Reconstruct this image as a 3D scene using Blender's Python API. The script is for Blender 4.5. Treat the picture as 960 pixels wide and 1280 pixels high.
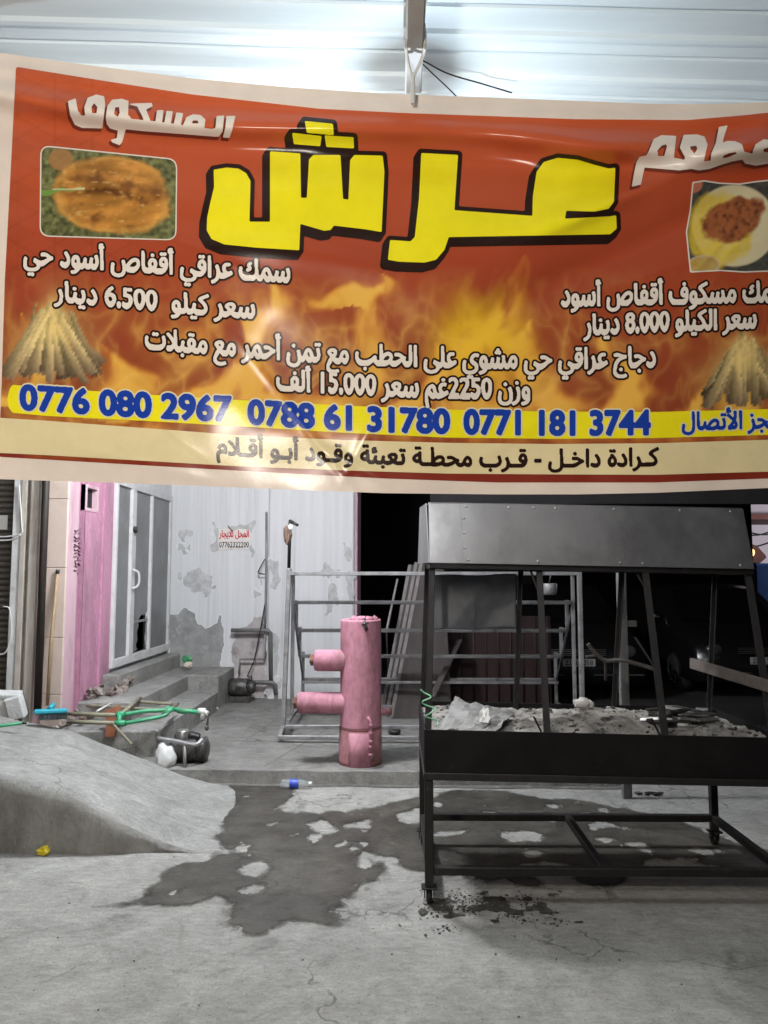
import bpy, bmesh, math, random
import numpy as np
from mathutils import Vector, Matrix, Euler

for _o in list(bpy.data.objects):
    bpy.data.objects.remove(_o)
SC = bpy.context.scene
COL = SC.collection
R = math.radians
random.seed(7)
RNG = np.random.default_rng(11)

# ------------------------------------------------------------ camera, world, lamps, exposure
CAMZ = 1.55
FPX = 931.0
cam_d = bpy.data.cameras.new("camera")
cam = bpy.data.objects.new("camera", cam_d)
COL.objects.link(cam)
cam.location = (0, 0, CAMZ)
cam.rotation_euler = (R(90 + 4.92), 0, R(0.92))
cam_d.sensor_fit = 'VERTICAL'
cam_d.sensor_height = 36.0
cam_d.lens = FPX / 1280.0 * 36.0
cam_d.clip_start = 0.05
cam_d.clip_end = 300
SC.camera = cam
CM = cam.rotation_euler.to_matrix()

world = bpy.data.worlds.new("World")
SC.world = world
world.use_nodes = True
wn = world.node_tree
sky = wn.nodes.new('ShaderNodeTexSky')
sky.sky_type = 'NISHITA'
sky.sun_disc = False
sky.sun_elevation = R(-4)
sky.sun_rotation = R(200)
wn.links.new(sky.outputs[0], wn.nodes['Background'].inputs[0])
wn.nodes['Background'].inputs[1].default_value = 0.05

SC.view_settings.view_transform = 'Standard'
SC.view_settings.look = 'None'
SC.view_settings.exposure = 0.0
SC.view_settings.gamma = 1.0
SC.view_settings.use_curve_mapping = False

LAMP = Vector((0.07, 2.90, 2.76))


def lamp(name, loc, power, col, size):
    d = bpy.data.lights.new(name, 'POINT')
    d.energy = power
    d.color = col
    d.shadow_soft_size = size
    o = bpy.data.objects.new(name, d)
    o.location = loc
    COL.objects.link(o)
    return o


lamp("hanging_lamp_light", LAMP, 48, (0.88, 0.95, 1.0), 0.016)            # lamp hung under the canopy beam
lamp("yard_fill_light", (-1.0, 5.3, 3.35), 440, (0.97, 0.97, 0.985), 0.16)     # unseen fill light added over the yard to brighten the white wall
lamp("shop_front_light", (-0.85, -0.45, 2.48), 330, (1.0, 0.91, 0.80), 0.10)   # lit shop front behind the viewer
lamp("far_shop_light", (12.2, 17.0, 2.9), 520, (1.0, 0.95, 1.0), 0.1)       # lit shop down the street

# ------------------------------------------------------------ pixel helpers (photo pixels -> points on real planes)
def ray(px, py):
    return CM @ Vector(((px - 480.0) / FPX, -(py - 640.0) / FPX, -1.0))


def KY(px, py, Y):
    d = ray(px, py)
    t = Y / d.y
    return Vector((d.x * t, Y, CAMZ + d.z * t))


def KX(px, py, X):
    d = ray(px, py)
    t = X / d.x
    return Vector((X, d.y * t, CAMZ + d.z * t))


def KZ(px, py, Z):
    d = ray(px, py)
    t = (Z - CAMZ) / d.z
    return Vector((d.x * t, d.y * t, Z))


# ------------------------------------------------------------ numpy noise
_LC = {}


def _lattice(seed, n=256):
    if seed not in _LC:
        _LC[seed] = np.random.default_rng(seed).random((n, n))
    return _LC[seed]


def vnoise(x, y, seed=0):
    L = _lattice(seed)
    xi = np.floor(x).astype(int); yi = np.floor(y).astype(int)
    fx = x - xi; fy = y - yi
    fx = fx * fx * (3 - 2 * fx); fy = fy * fy * (3 - 2 * fy)
    a = L[yi % 256, xi % 256]; b = L[yi % 256, (xi + 1) % 256]
    c = L[(yi + 1) % 256, xi % 256]; d = L[(yi + 1) % 256, (xi + 1) % 256]
    return (a * (1 - fx) + b * fx) * (1 - fy) + (c * (1 - fx) + d * fx) * fy


def fbm(x, y, seed=0, oct=4):
    s = 0; a = 0.5
    x = np.asarray(x, float); y = np.asarray(y, float)
    for k in range(oct):
        s = s + a * vnoise(x * 2 ** k + 17.3 * k, y * 2 ** k + 9.1 * k, seed + k)
        a *= 0.5
    return s / (1 - 0.5 ** oct)


# ------------------------------------------------------------ materials
def rgb(c):
    return (c[0], c[1], c[2], 1.0)


def mat(name, c1, c2=None, scale=6.0, rough=0.7, metal=0.0, bump=0.0, bscale=None, stretch=(1, 1, 1), c3=None, s3=2.0, t3=(0.5, 0.65),
        rvar=0.0, emit=None, estr=0.0, alpha=1.0, detail=6.0, lo=0.35, hi=0.65, world_coords=False, spec=None, fine=0):
    m = bpy.data.materials.new(name)
    m.use_nodes = True
    nt = m.node_tree
    N = nt.nodes; Lk = nt.links
    b = N['Principled BSDF']
    b.inputs['Roughness'].default_value = rough
    b.inputs['Metallic'].default_value = metal
    b.inputs['Alpha'].default_value = alpha
    if spec is not None:
        b.inputs['Specular IOR Level'].default_value = spec
    b.inputs['Base Color'].default_value = rgb(c1)
    if emit:
        b.inputs['Emission Color'].default_value = rgb(emit)
        b.inputs['Emission Strength'].default_value = estr
    if c2 is None and not bump:
        return m
    tc = N.new('ShaderNodeTexCoord')
    mp = N.new('ShaderNodeMapping')
    mp.inputs['Scale'].default_value = stretch
    if world_coords:
        g = N.new('ShaderNodeNewGeometry')
        Lk.new(g.outputs['Position'], mp.inputs['Vector'])
    else:
        Lk.new(tc.outputs['Object'], mp.inputs['Vector'])

    def noise(s, det=detail):
        n = N.new('ShaderNodeTexNoise')
        n.inputs['Scale'].default_value = s
        n.inputs['Detail'].default_value = det
        n.inputs['Roughness'].default_value = 0.62
        Lk.new(mp.outputs[0], n.inputs['Vector'])
        return n

    def ramp(src, a, bb):
        r = N.new('ShaderNodeMapRange')
        r.inputs['From Min'].default_value = a
        r.inputs['From Max'].default_value = bb
        Lk.new(src, r.inputs['Value'])
        return r.outputs[0]

    def mixc(fac, A, B):
        x = N.new('ShaderNodeMix')
        x.data_type = 'RGBA'
        Lk.new(fac, x.inputs[0])
        if isinstance(A, tuple): x.inputs[6].default_value = rgb(A)
        else: Lk.new(A, x.inputs[6])
        if isinstance(B, tuple): x.inputs[7].default_value = rgb(B)
        else: Lk.new(B, x.inputs[7])
        return x.outputs[2]
    if c2 is not None:
        n1 = noise(scale)
        out = mixc(ramp(n1.outputs[0], lo, hi), c1, c2)
        if c3 is not None:
            n3 = noise(s3)
            out = mixc(ramp(n3.outputs[0], *t3), out, c3)
        if fine:
            nf = noise(fine, 10)
            v = N.new('ShaderNodeMapRange')
            v.inputs['From Min'].default_value = 0.3; v.inputs['From Max'].default_value = 0.7
            v.inputs['To Min'].default_value = 0.80; v.inputs['To Max'].default_value = 1.12
            Lk.new(nf.outputs[0], v.inputs['Value'])
            hs = N.new('ShaderNodeVectorMath'); hs.operation = 'SCALE'
            Lk.new(out, hs.inputs[0]); Lk.new(v.outputs[0], hs.inputs['Scale'])
            out = hs.outputs[0]
        Lk.new(out, b.inputs['Base Color'])
        if rvar:
            rr = N.new('ShaderNodeMapRange')
            rr.inputs['To Min'].default_value = max(0.02, rough - rvar)
            rr.inputs['To Max'].default_value = min(1, rough + rvar)
            Lk.new(n1.outputs[0], rr.inputs['Value'])
            Lk.new(rr.outputs[0], b.inputs['Roughness'])
    if bump:
        nb = noise(bscale or scale * 4)
        bp = N.new('ShaderNodeBump')
        bp.inputs['Strength'].default_value = 1.0
        bp.inputs['Distance'].default_value = bump
        Lk.new(nb.outputs[0], bp.inputs['Height'])
        Lk.new(bp.outputs[0], b.inputs['Normal'])
    return m


def attr_mat(name, rough=0.4, spec=0.5, gain=1.0):
    m = bpy.data.materials.new(name)
    m.use_nodes = True
    N = m.node_tree.nodes
    a = N.new('ShaderNodeAttribute')
    a.attribute_name = 'Print'
    b = N['Principled BSDF']
    b.inputs['Roughness'].default_value = rough
    b.inputs['Specular IOR Level'].default_value = spec
    m.node_tree.links.new(a.outputs['Color'], b.inputs['Base Color'])
    return m


def ground_mat(name, tone, rough=0.9, seed=0.0, tint=(1.0, 0.985, 0.94), bump=0.012, stain=1.0, wet=False):
    """old poured concrete: trowel mottling, dark stains, pits, hairline cracks"""
    m = bpy.data.materials.new(name)
    m.use_nodes = True
    nt = m.node_tree; N = nt.nodes; K = nt.links.new
    b = N['Principled BSDF']
    g = N.new('ShaderNodeNewGeometry')
    mp = N.new('ShaderNodeMapping'); mp.inputs['Location'].default_value = (seed, seed * 1.7, 0)
    K(g.outputs['Position'], mp.inputs['Vector'])

    def noise(s, det, rg=0.6, sc=(1, 1, 1), dist=0.0):
        v = mp.outputs[0]
        if sc != (1, 1, 1):
            q = N.new('ShaderNodeMapping'); q.inputs['Scale'].default_value = sc; K(v, q.inputs['Vector']); v = q.outputs[0]
        n = N.new('ShaderNodeTexNoise'); n.inputs['Scale'].default_value = s; n.inputs['Detail'].default_value = det; n.inputs['Roughness'].default_value = rg; n.inputs['Distortion'].default_value = dist
        K(v, n.inputs['Vector'])
        return n.outputs[0]

    def rng(x, a, c, lo, hi):
        r = N.new('ShaderNodeMapRange'); r.inputs['From Min'].default_value = a; r.inputs['From Max'].default_value = c; r.inputs['To Min'].default_value = lo; r.inputs['To Max'].default_value = hi
        K(x, r.inputs['Value'])
        return r.outputs[0]

    def mul(x, y):
        r = N.new('ShaderNodeMath'); r.operation = 'MULTIPLY'
        K(x, r.inputs[0])
        if isinstance(y, float): r.inputs[1].default_value = y
        else: K(y, r.inputs[1])
        return r.outputs[0]
    v = rng(noise(0.9, 6, .55), .3, .7, .80, 1.14)
    v = mul(v, rng(noise(4.5, 12, .68, dist=.6), .32, .68, .76, 1.18))
    v = mul(v, rng(noise(16, 10, .7, (1, 2.2, 1)), .3, .7, .76, 1.18))
    v = mul(v, rng(noise(75, 8, .75), .3, .7, .74, 1.20))
    v = mul(v, rng(noise(1.9, 14, .72, dist=1.2), .56, .72, 1.0, 1.0 - .48 * stain))
    v = mul(v, rng(noise(7.5, 10, .75, (1, 1.6, 1), .8), .62, .74, 1.0, 1.0 - .42 * stain))
    vo = N.new('ShaderNodeTexVoronoi'); vo.inputs['Scale'].default_value = 26; K(mp.outputs[0], vo.inputs['Vector'])
    v = mul(v, rng(vo.outputs['Distance'], .05, .13, .55, 1.0))
    # hairline cracks
    wq = N.new('ShaderNodeTexNoise'); wq.inputs['Scale'].default_value = 2.2; wq.inputs['Detail'].default_value = 8; K(mp.outputs[0], wq.inputs['Vector'])
    vm = N.new('ShaderNodeVectorMath'); vm.operation = 'MULTIPLY_ADD'; vm.inputs[1].default_value = (.9, .9, .9); K(wq.outputs['Color'], vm.inputs[0]); K(mp.outputs[0], vm.inputs[2])
    vc = N.new('ShaderNodeTexVoronoi'); vc.feature = 'DISTANCE_TO_EDGE'; vc.inputs['Scale'].default_value = 0.75; K(vm.outputs[0], vc.inputs['Vector'])
    cr = rng(vc.outputs['Distance'], .002, .007, .52, 1.0)
    gate = rng(noise(1.3, 3), .50, .58, 0.0, 1.0)
    mx = N.new('ShaderNodeMix'); mx.data_type = 'FLOAT'; K(gate, mx.inputs[0]); mx.inputs[2].default_value = 1.0; K(cr, mx.inputs[3])
    v = mul(v, mx.outputs[0])
    cc = N.new('ShaderNodeCombineColor')
    for k in range(3):
        K(mul(v, tone * tint[k]), cc.inputs[k])
    K(cc.outputs[0], b.inputs['Base Color'])
    b.inputs['Roughness'].default_value = rough
    b.inputs['Specular IOR Level'].default_value = .12
    bp = N.new('ShaderNodeBump'); bp.inputs['Distance'].default_value = bump
    hsum = N.new('ShaderNodeMath'); hsum.operation = 'MULTIPLY_ADD'; K(noise(11, 14, .72, dist=.5), hsum.inputs[0]); hsum.inputs[1].default_value = 1.0; K(mul(v, .35), hsum.inputs[2])
    K(hsum.outputs[0], bp.inputs['Height'])
    K(bp.outputs[0], b.inputs['Normal'])
    if wet:
        at = N.new('ShaderNodeAttribute'); at.attribute_name = 'Damp'
        sm = N.new('ShaderNodeMath'); sm.operation = 'ADD'
        K(at.outputs['Fac'], sm.inputs[0]); K(rng(noise(11, 12, .72), .3, .7, -.62, .45), sm.inputs[1])
        K(rng(sm.outputs[0], .0, .75, .22, 1.0), b.inputs['Alpha'])
        K(rng(noise(3.0, 8), .35, .65, .34, .66), b.inputs['Roughness'])
        v2 = mul(v, rng(noise(2.4, 9, .62, dist=.8), .36, .64, .68, 1.42))
        for k in range(3):
            K(mul(v2, tone * tint[k]), cc.inputs[k])
        b.inputs['Specular IOR Level'].default_value = .22
    return m


M = {}
M['concrete'] = ground_mat('street_concrete', 0.315, stain=1.25, tint=(1.0, .975, .92))
M['wet'] = ground_mat('wet_concrete', 0.057, seed=0.0, tint=(1.08, .98, .84), bump=.006, wet=True)
M['pave'] = ground_mat('pavement_concrete', 0.215, seed=3.3, tint=(1.02, .985, .93))
M['kerbface'] = mat('dark_kerb', (0.14, 0.13, 0.115), (0.08, 0.075, 0.068), 9.0, 0.9, bump=0.01, bscale=24, c3=(0.22, 0.21, 0.19), s3=7, t3=(.55, .7), world_coords=True)
M['stickwood'] = mat('tan_stick', (0.33, 0.23, 0.13), (0.25, 0.17, 0.10), 12, 0.7)
M['sootstain'] = mat('soot', (0.030, 0.027, 0.024), (0.075, 0.07, 0.062), 30, 0.95, bump=.004, spec=.1)
M['rubblebits'] = mat('plaster_rubble', (0.30, 0.26, 0.24), (0.19, 0.155, 0.14), 12, 0.95, bump=.008, c3=(.12, .08, .06), s3=9, t3=(.5, .65))
M['step'] = ground_mat('step_concrete', 0.285, seed=8.1, stain=1.0)
M['ramp'] = ground_mat('ramp_cement', 0.305, stain=.7)
M['rampface'] = mat('ramp_face', (0.27, 0.262, 0.245), (0.185, 0.18, 0.168), 5.0, 0.92, bump=0.02, bscale=12, stretch=(1.1, 1, 0.75), c3=(0.11, 0.104, 0.096), s3=3.6, t3=(0.52, 0.70), detail=12, world_coords=True, fine=40)
M['plaster'] = mat('white_plaster', (0.68, 0.69, 0.71), (0.60, 0.605, 0.62), 5.0, 0.85, bump=0.005, bscale=20, stretch=(2.6, 1, 0.07), c3=(0.44, 0.445, 0.45), s3=4.5, t3=(0.60, 0.78), detail=9)
M['bare'] = mat('bare_cement', (0.33, 0.33, 0.325), (0.22, 0.22, 0.22), 7.0, 0.9, bump=0.008, bscale=30, c3=(0.40, 0.395, 0.39), s3=9, t3=(0.55, 0.7))
M['peel'] = mat('peeled_plaster', (0.56, 0.565, 0.57), (0.38, 0.38, 0.385), 12.0, 0.9, bump=0.006, bscale=40)
M['rim'] = mat('pale_edge_light', (0.76, 0.765, 0.775), (0.62, 0.625, 0.64), 20.0, 0.85, bump=0.006, bscale=40)  # flat pale rim, light on the broken edge put into the colour
M['barepink'] = mat('damp_plaster', (0.46, 0.42, 0.42), (0.34, 0.31, 0.31), 6.0, 0.9, bump=0.008, bscale=26, c3=(0.22, 0.19, 0.19), s3=6, t3=(0.52, 0.7))
M['pink'] = mat('pink_paint', (0.51, 0.25, 0.36), (0.43, 0.20, 0.30), 4.0, 0.8, bump=0.006, bscale=14, stretch=(1, 1, .3), c3=(0.25, 0.135, 0.185), s3=3.5, t3=(0.50, 0.74), fine=50)
M['pinkpale'] = mat('pale_pink_paint', (0.54, 0.37, 0.42), (0.44, 0.28, 0.33), 4.0, 0.8, bump=0.006, bscale=14, stretch=(1, 1, .3), c3=(.28, .19, .21), s3=4, t3=(.54, .76))
M['cream'] = mat('cream_tile', (0.56, 0.46, 0.41), (0.49, 0.39, 0.34), 3.0, 0.65, bump=0.002, c3=(0.34, 0.245, 0.18), s3=2.2, t3=(0.54, 0.78))
M['beige'] = mat('beige_trim', (0.52, 0.48, 0.43), (0.42, 0.385, 0.345), 6.0, 0.7, bump=0.004, c3=(0.26, 0.22, 0.19), s3=4, t3=(0.55, 0.75), stretch=(1, 1, .4))
M['alu'] = mat('white_aluminium', (0.62, 0.62, 0.63), (0.52, 0.52, 0.53), 8.0, 0.45, bump=0.001, c3=(0.36, 0.35, 0.35), s3=6, t3=(0.6, 0.75))
M['glass'] = mat('dusty_glass', (0.20, 0.205, 0.21), (0.15, 0.155, 0.16), 3.0, 0.32, c3=(0.27, 0.275, 0.28), s3=2.2, t3=(0.5, 0.75), spec=0.6, alpha=0.86)
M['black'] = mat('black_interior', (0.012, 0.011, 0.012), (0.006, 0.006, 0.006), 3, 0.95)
M['shade_black'] = mat('dark_shed', (0.020, 0.017, 0.018), (0.009, 0.008, 0.009), 2.0, 0.95)  # near-black so lamplit shed and street stay dark, shade put into colour
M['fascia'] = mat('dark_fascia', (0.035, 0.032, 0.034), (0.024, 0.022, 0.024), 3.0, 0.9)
M['brown'] = mat('brown_shutter', (0.10, 0.085, 0.075), (0.07, 0.058, 0.05), 4.0, 0.6, stretch=(1, 1, .3))
M['blackpipe'] = mat('dark_pipe', (0.012, 0.008, 0.007), (0.022, 0.016, 0.013), 5.0, 0.6)
M['sooty'] = mat('sooty_steel', (0.010, 0.0095, 0.010), (0.006, 0.0055, 0.006), 5.0, 0.6, metal=0.0, bump=0.001, c3=(0.024, 0.02, 0.019), s3=7, t3=(0.6, 0.78), spec=.12)
M['leg'] = mat('black_painted_tube', (0.010, 0.0095, 0.010), (0.018, 0.016, 0.016), 9.0, 0.5, c3=(0.035, 0.03, 0.027), s3=14, t3=(0.6, 0.72), spec=.3)
M['stake'] = mat('scorched_iron', (0.010, 0.0095, 0.0098), (0.018, 0.0165, 0.016), 10.0, 0.65, c3=(0.04, 0.034, 0.031), s3=9, t3=(0.6, 0.78), spec=.2)
M['galv'] = mat('galvanised_sheet', (0.20, 0.195, 0.195), (0.125, 0.12, 0.12), 1.6, 0.42, metal=0.5, bump=0.003, bscale=3.5, c3=(0.055, 0.05, 0.05), s3=2.4, t3=(0.50, 0.80), rvar=0.12, stretch=(1, 1, .6), detail=12)
M['post'] = mat('galvanised_post', (0.12, 0.12, 0.118), (0.17, 0.17, 0.166), 9.0, 0.5, metal=0.2, c3=(0.08, 0.075, 0.07), s3=6, t3=(0.55, 0.75))
M['rack'] = mat('grey_steel_tube', (0.30, 0.295, 0.30), (0.20, 0.195, 0.20), 8.0, 0.5, metal=0.45, c3=(0.12, 0.10, 0.095), s3=10, t3=(0.57, 0.72))
M['ash'] = mat('ash', (0.32, 0.295, 0.265), (0.17, 0.158, 0.145), 13.0, 0.95, bump=0.014, bscale=45, c3=(0.04, 0.038, 0.036), s3=15, t3=(0.54, 0.66), detail=12, fine=120)
M['coal'] = mat('charcoal', (0.016, 0.015, 0.015), (0.04, 0.038, 0.037), 30.0, 0.42, bump=0.004, bscale=60)
M['wood'] = mat('grey_wood', (0.105, 0.088, 0.078), (0.06, 0.05, 0.044), 9.0, 0.8, bump=0.003, bscale=30, stretch=(.25, 1, 1), c3=(0.03, 0.027, 0.024), s3=5, t3=(.57, .75))
M['twig'] = mat('burnt_branch', (0.02, 0.017, 0.016), (0.045, 0.038, 0.033), 14.0, 0.85, bump=0.004)
M['boiler'] = mat('pink_boiler_paint', (0.50, 0.23, 0.295), (0.40, 0.17, 0.225), 6.0, 0.68, bump=0.004, bscale=12, c3=(0.17, 0.075, 0.085), s3=4.5, t3=(0.47, 0.72), detail=12, stretch=(1, 1, .5), fine=40, spec=.3)
M['boilerlow'] = mat('worn_boiler_paint', (0.46, 0.20, 0.23), (0.32, 0.145, 0.155), 7.0, 0.65, bump=0.004, c3=(0.15, 0.06, 0.055), s3=5.0, t3=(0.48, 0.64), detail=10, fine=40)
M['rust'] = mat('rust', (0.22, 0.10, 0.06), (0.11, 0.06, 0.045), 14, 0.85, bump=0.003)
M['seam'] = mat('rusty_seam', (0.16, 0.06, 0.055), (0.26, 0.10, 0.10), 16, 0.8)
M['green'] = mat('green_paint', (0.05, 0.34, 0.17), (0.035, 0.24, 0.12), 9, 0.45, c3=(0.10, 0.20, 0.11), s3=8, t3=(.58, .72))
M['olive'] = mat('olive_worn_paint', (0.25, 0.235, 0.17), (0.17, 0.155, 0.11), 10, 0.6, c3=(0.36, 0.32, 0.24), s3=9, t3=(.55, .7))
M['teal'] = mat('teal_plastic', (0.03, 0.36, 0.46), (0.02, 0.30, 0.40), 12, 0.4)
M['bristle'] = mat('dark_bristle', (0.05, 0.06, 0.065), (0.03, 0.035, 0.04), 40, 0.9, bump=0.004)
M['orange'] = mat('terracotta', (0.44, 0.17, 0.09), (0.34, 0.13, 0.075), 8, 0.85, bump=0.004)
M['white'] = mat('white_plastic', (0.72, 0.72, 0.70), (0.64, 0.64, 0.62), 9, 0.5)
M['bag'] = mat('white_bag', (0.66, 0.67, 0.67), (0.54, 0.55, 0.55), 10, 0.5, bump=0.01, bscale=14)
M['motor'] = mat('greasy_motor', (0.05, 0.048, 0.046), (0.10, 0.095, 0.09), 16, 0.45, metal=0.4, bump=0.003, c3=(0.02, 0.02, 0.02), s3=12, t3=(.5, .65))
M['steel'] = mat('dull_steel', (0.42, 0.42, 0.41), (0.30, 0.30, 0.29), 10, 0.35, metal=0.8)
M['canopy'] = mat('canopy_sheet', (0.60, 0.69, 0.745), (0.52, 0.61, 0.665), 2.5, 0.45, stretch=(.25, 3, 1), bump=0.0015, bscale=4, rvar=0.08)
M['beam'] = mat('beam_steel', (0.36, 0.375, 0.385), (0.28, 0.29, 0.30), 6, 0.55, metal=0.0)
M['wire'] = mat('pale_wire', (0.55, 0.55, 0.54))
M['tarp'] = mat('grey_plastic_sheet', (0.075, 0.083, 0.098), (0.055, 0.06, 0.072), 4.0, 0.55, bump=0.012, bscale=3.5, c3=(0.10, 0.108, 0.122), s3=6, t3=(.58, .75))
M['board'] = mat('chipboard', (0.055, 0.043, 0.041), (0.036, 0.028, 0.028), 5.0, 0.75, stretch=(2, 2, .3), c3=(0.028, 0.022, 0.022), s3=4, t3=(.57, .72), fine=40)
M['boardedge'] = mat('board_edge', (0.20, 0.18, 0.175), (0.14, 0.125, 0.12), 14, 0.8)
M['redsheet'] = mat('dark_red_sheet', (0.022, 0.005, 0.005), (0.013, 0.003, 0.0035), 4.0, 0.7)
M['carpaint'] = mat('black_car_paint', (0.008, 0.008, 0.009), None, rough=0.25, spec=0.5)
M['carglass'] = mat('car_glass', (0.006, 0.006, 0.007), None, rough=0.08)
M['tyre'] = mat('rubber', (0.012, 0.012, 0.012), None, rough=0.85)
M['chrome'] = mat('chrome', (0.55, 0.55, 0.55), None, rough=0.18, metal=1.0)
M['lens'] = mat('lamp_lens', (0.08, 0.08, 0.085), None, rough=0.2, metal=0.4)
M['plate'] = mat('number_plate', (0.30, 0.30, 0.29), None, rough=0.6)
M['ink'] = mat('black_ink', (0.02, 0.018, 0.02), None, rough=0.5)
M['redink'] = mat('red_ink', (0.50, 0.02, 0.04), None, rough=0.6)
M['paper'] = mat('notice_paper', (0.74, 0.70, 0.67), (0.66, 0.61, 0.58), 14, 0.8)
M['card'] = mat('grey_cardboard', (0.24, 0.235, 0.225), (0.16, 0.155, 0.15), 9, 0.85, bump=0.004, c3=(.08, .075, .07), s3=7, t3=(.56, .7))
M['paperwhite'] = mat('crumpled_paper', (0.42, 0.405, 0.385), None, rough=0.8)
M['blue'] = mat('blue_label', (0.03, 0.07, 0.50), None, rough=0.4)
M['clear'] = mat('clear_plastic', (0.55, 0.60, 0.63), None, rough=0.08, alpha=0.28)
M['yellow'] = mat('yellow_wrapper', (0.70, 0.55, 0.02), (0.60, 0.46, 0.02), 20, 0.5, bump=.004)
M['creamlump'] = mat('cream_wrapper', (0.62, 0.55, 0.46), (0.5, 0.43, 0.35), 20, 0.7, bump=.006)
M['whiteblock'] = mat('limewashed_block', (0.60, 0.61, 0.61), (0.50, 0.51, 0.51), 9, 0.85, bump=0.008, c3=(.36, .36, .36), s3=7, t3=(.6, .75))
M['greenwire'] = mat('green_wire', (0.08, 0.42, 0.20), (0.30, 0.50, 0.35), 40, 0.5)
M['farwall'] = mat('far_shop_wall', (0.80, 0.76, 0.80), (0.74, 0.70, 0.75), 3, 0.8)
M['awningblue'] = mat('blue_tarpaulin', (0.03, 0.13, 0.42), (0.02, 0.10, 0.34), 5, 0.6)
M['farbrown'] = mat('brown_board', (0.20, 0.075, 0.055), (0.14, 0.055, 0.045), 4, 0.8)
M['bulbglow'] = mat('glowing_lamp', (0.9, 0.7, 0.3), None, emit=(1.0, 0.72, 0.28), estr=2.2)
M['ledglow'] = mat('glowing_lens', (0.9, 0.9, 0.9), None, emit=(0.95, 0.97, 1.0), estr=30)
M['housing'] = mat('lamp_housing', (0.04, 0.04, 0.045), None, rough=0.5)
M['stencil'] = mat('stencil_paint', (0.07, 0.05, 0.06), (0.2, 0.1, 0.14), 30, 0.8)
M['brownwrap'] = mat('brown_rag', (0.16, 0.10, 0.075), (0.10, 0.065, 0.05), 14, 0.9, bump=.005)
M['green2'] = mat('bottle_green', (0.03, 0.20, 0.08), None, rough=0.4)


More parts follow.
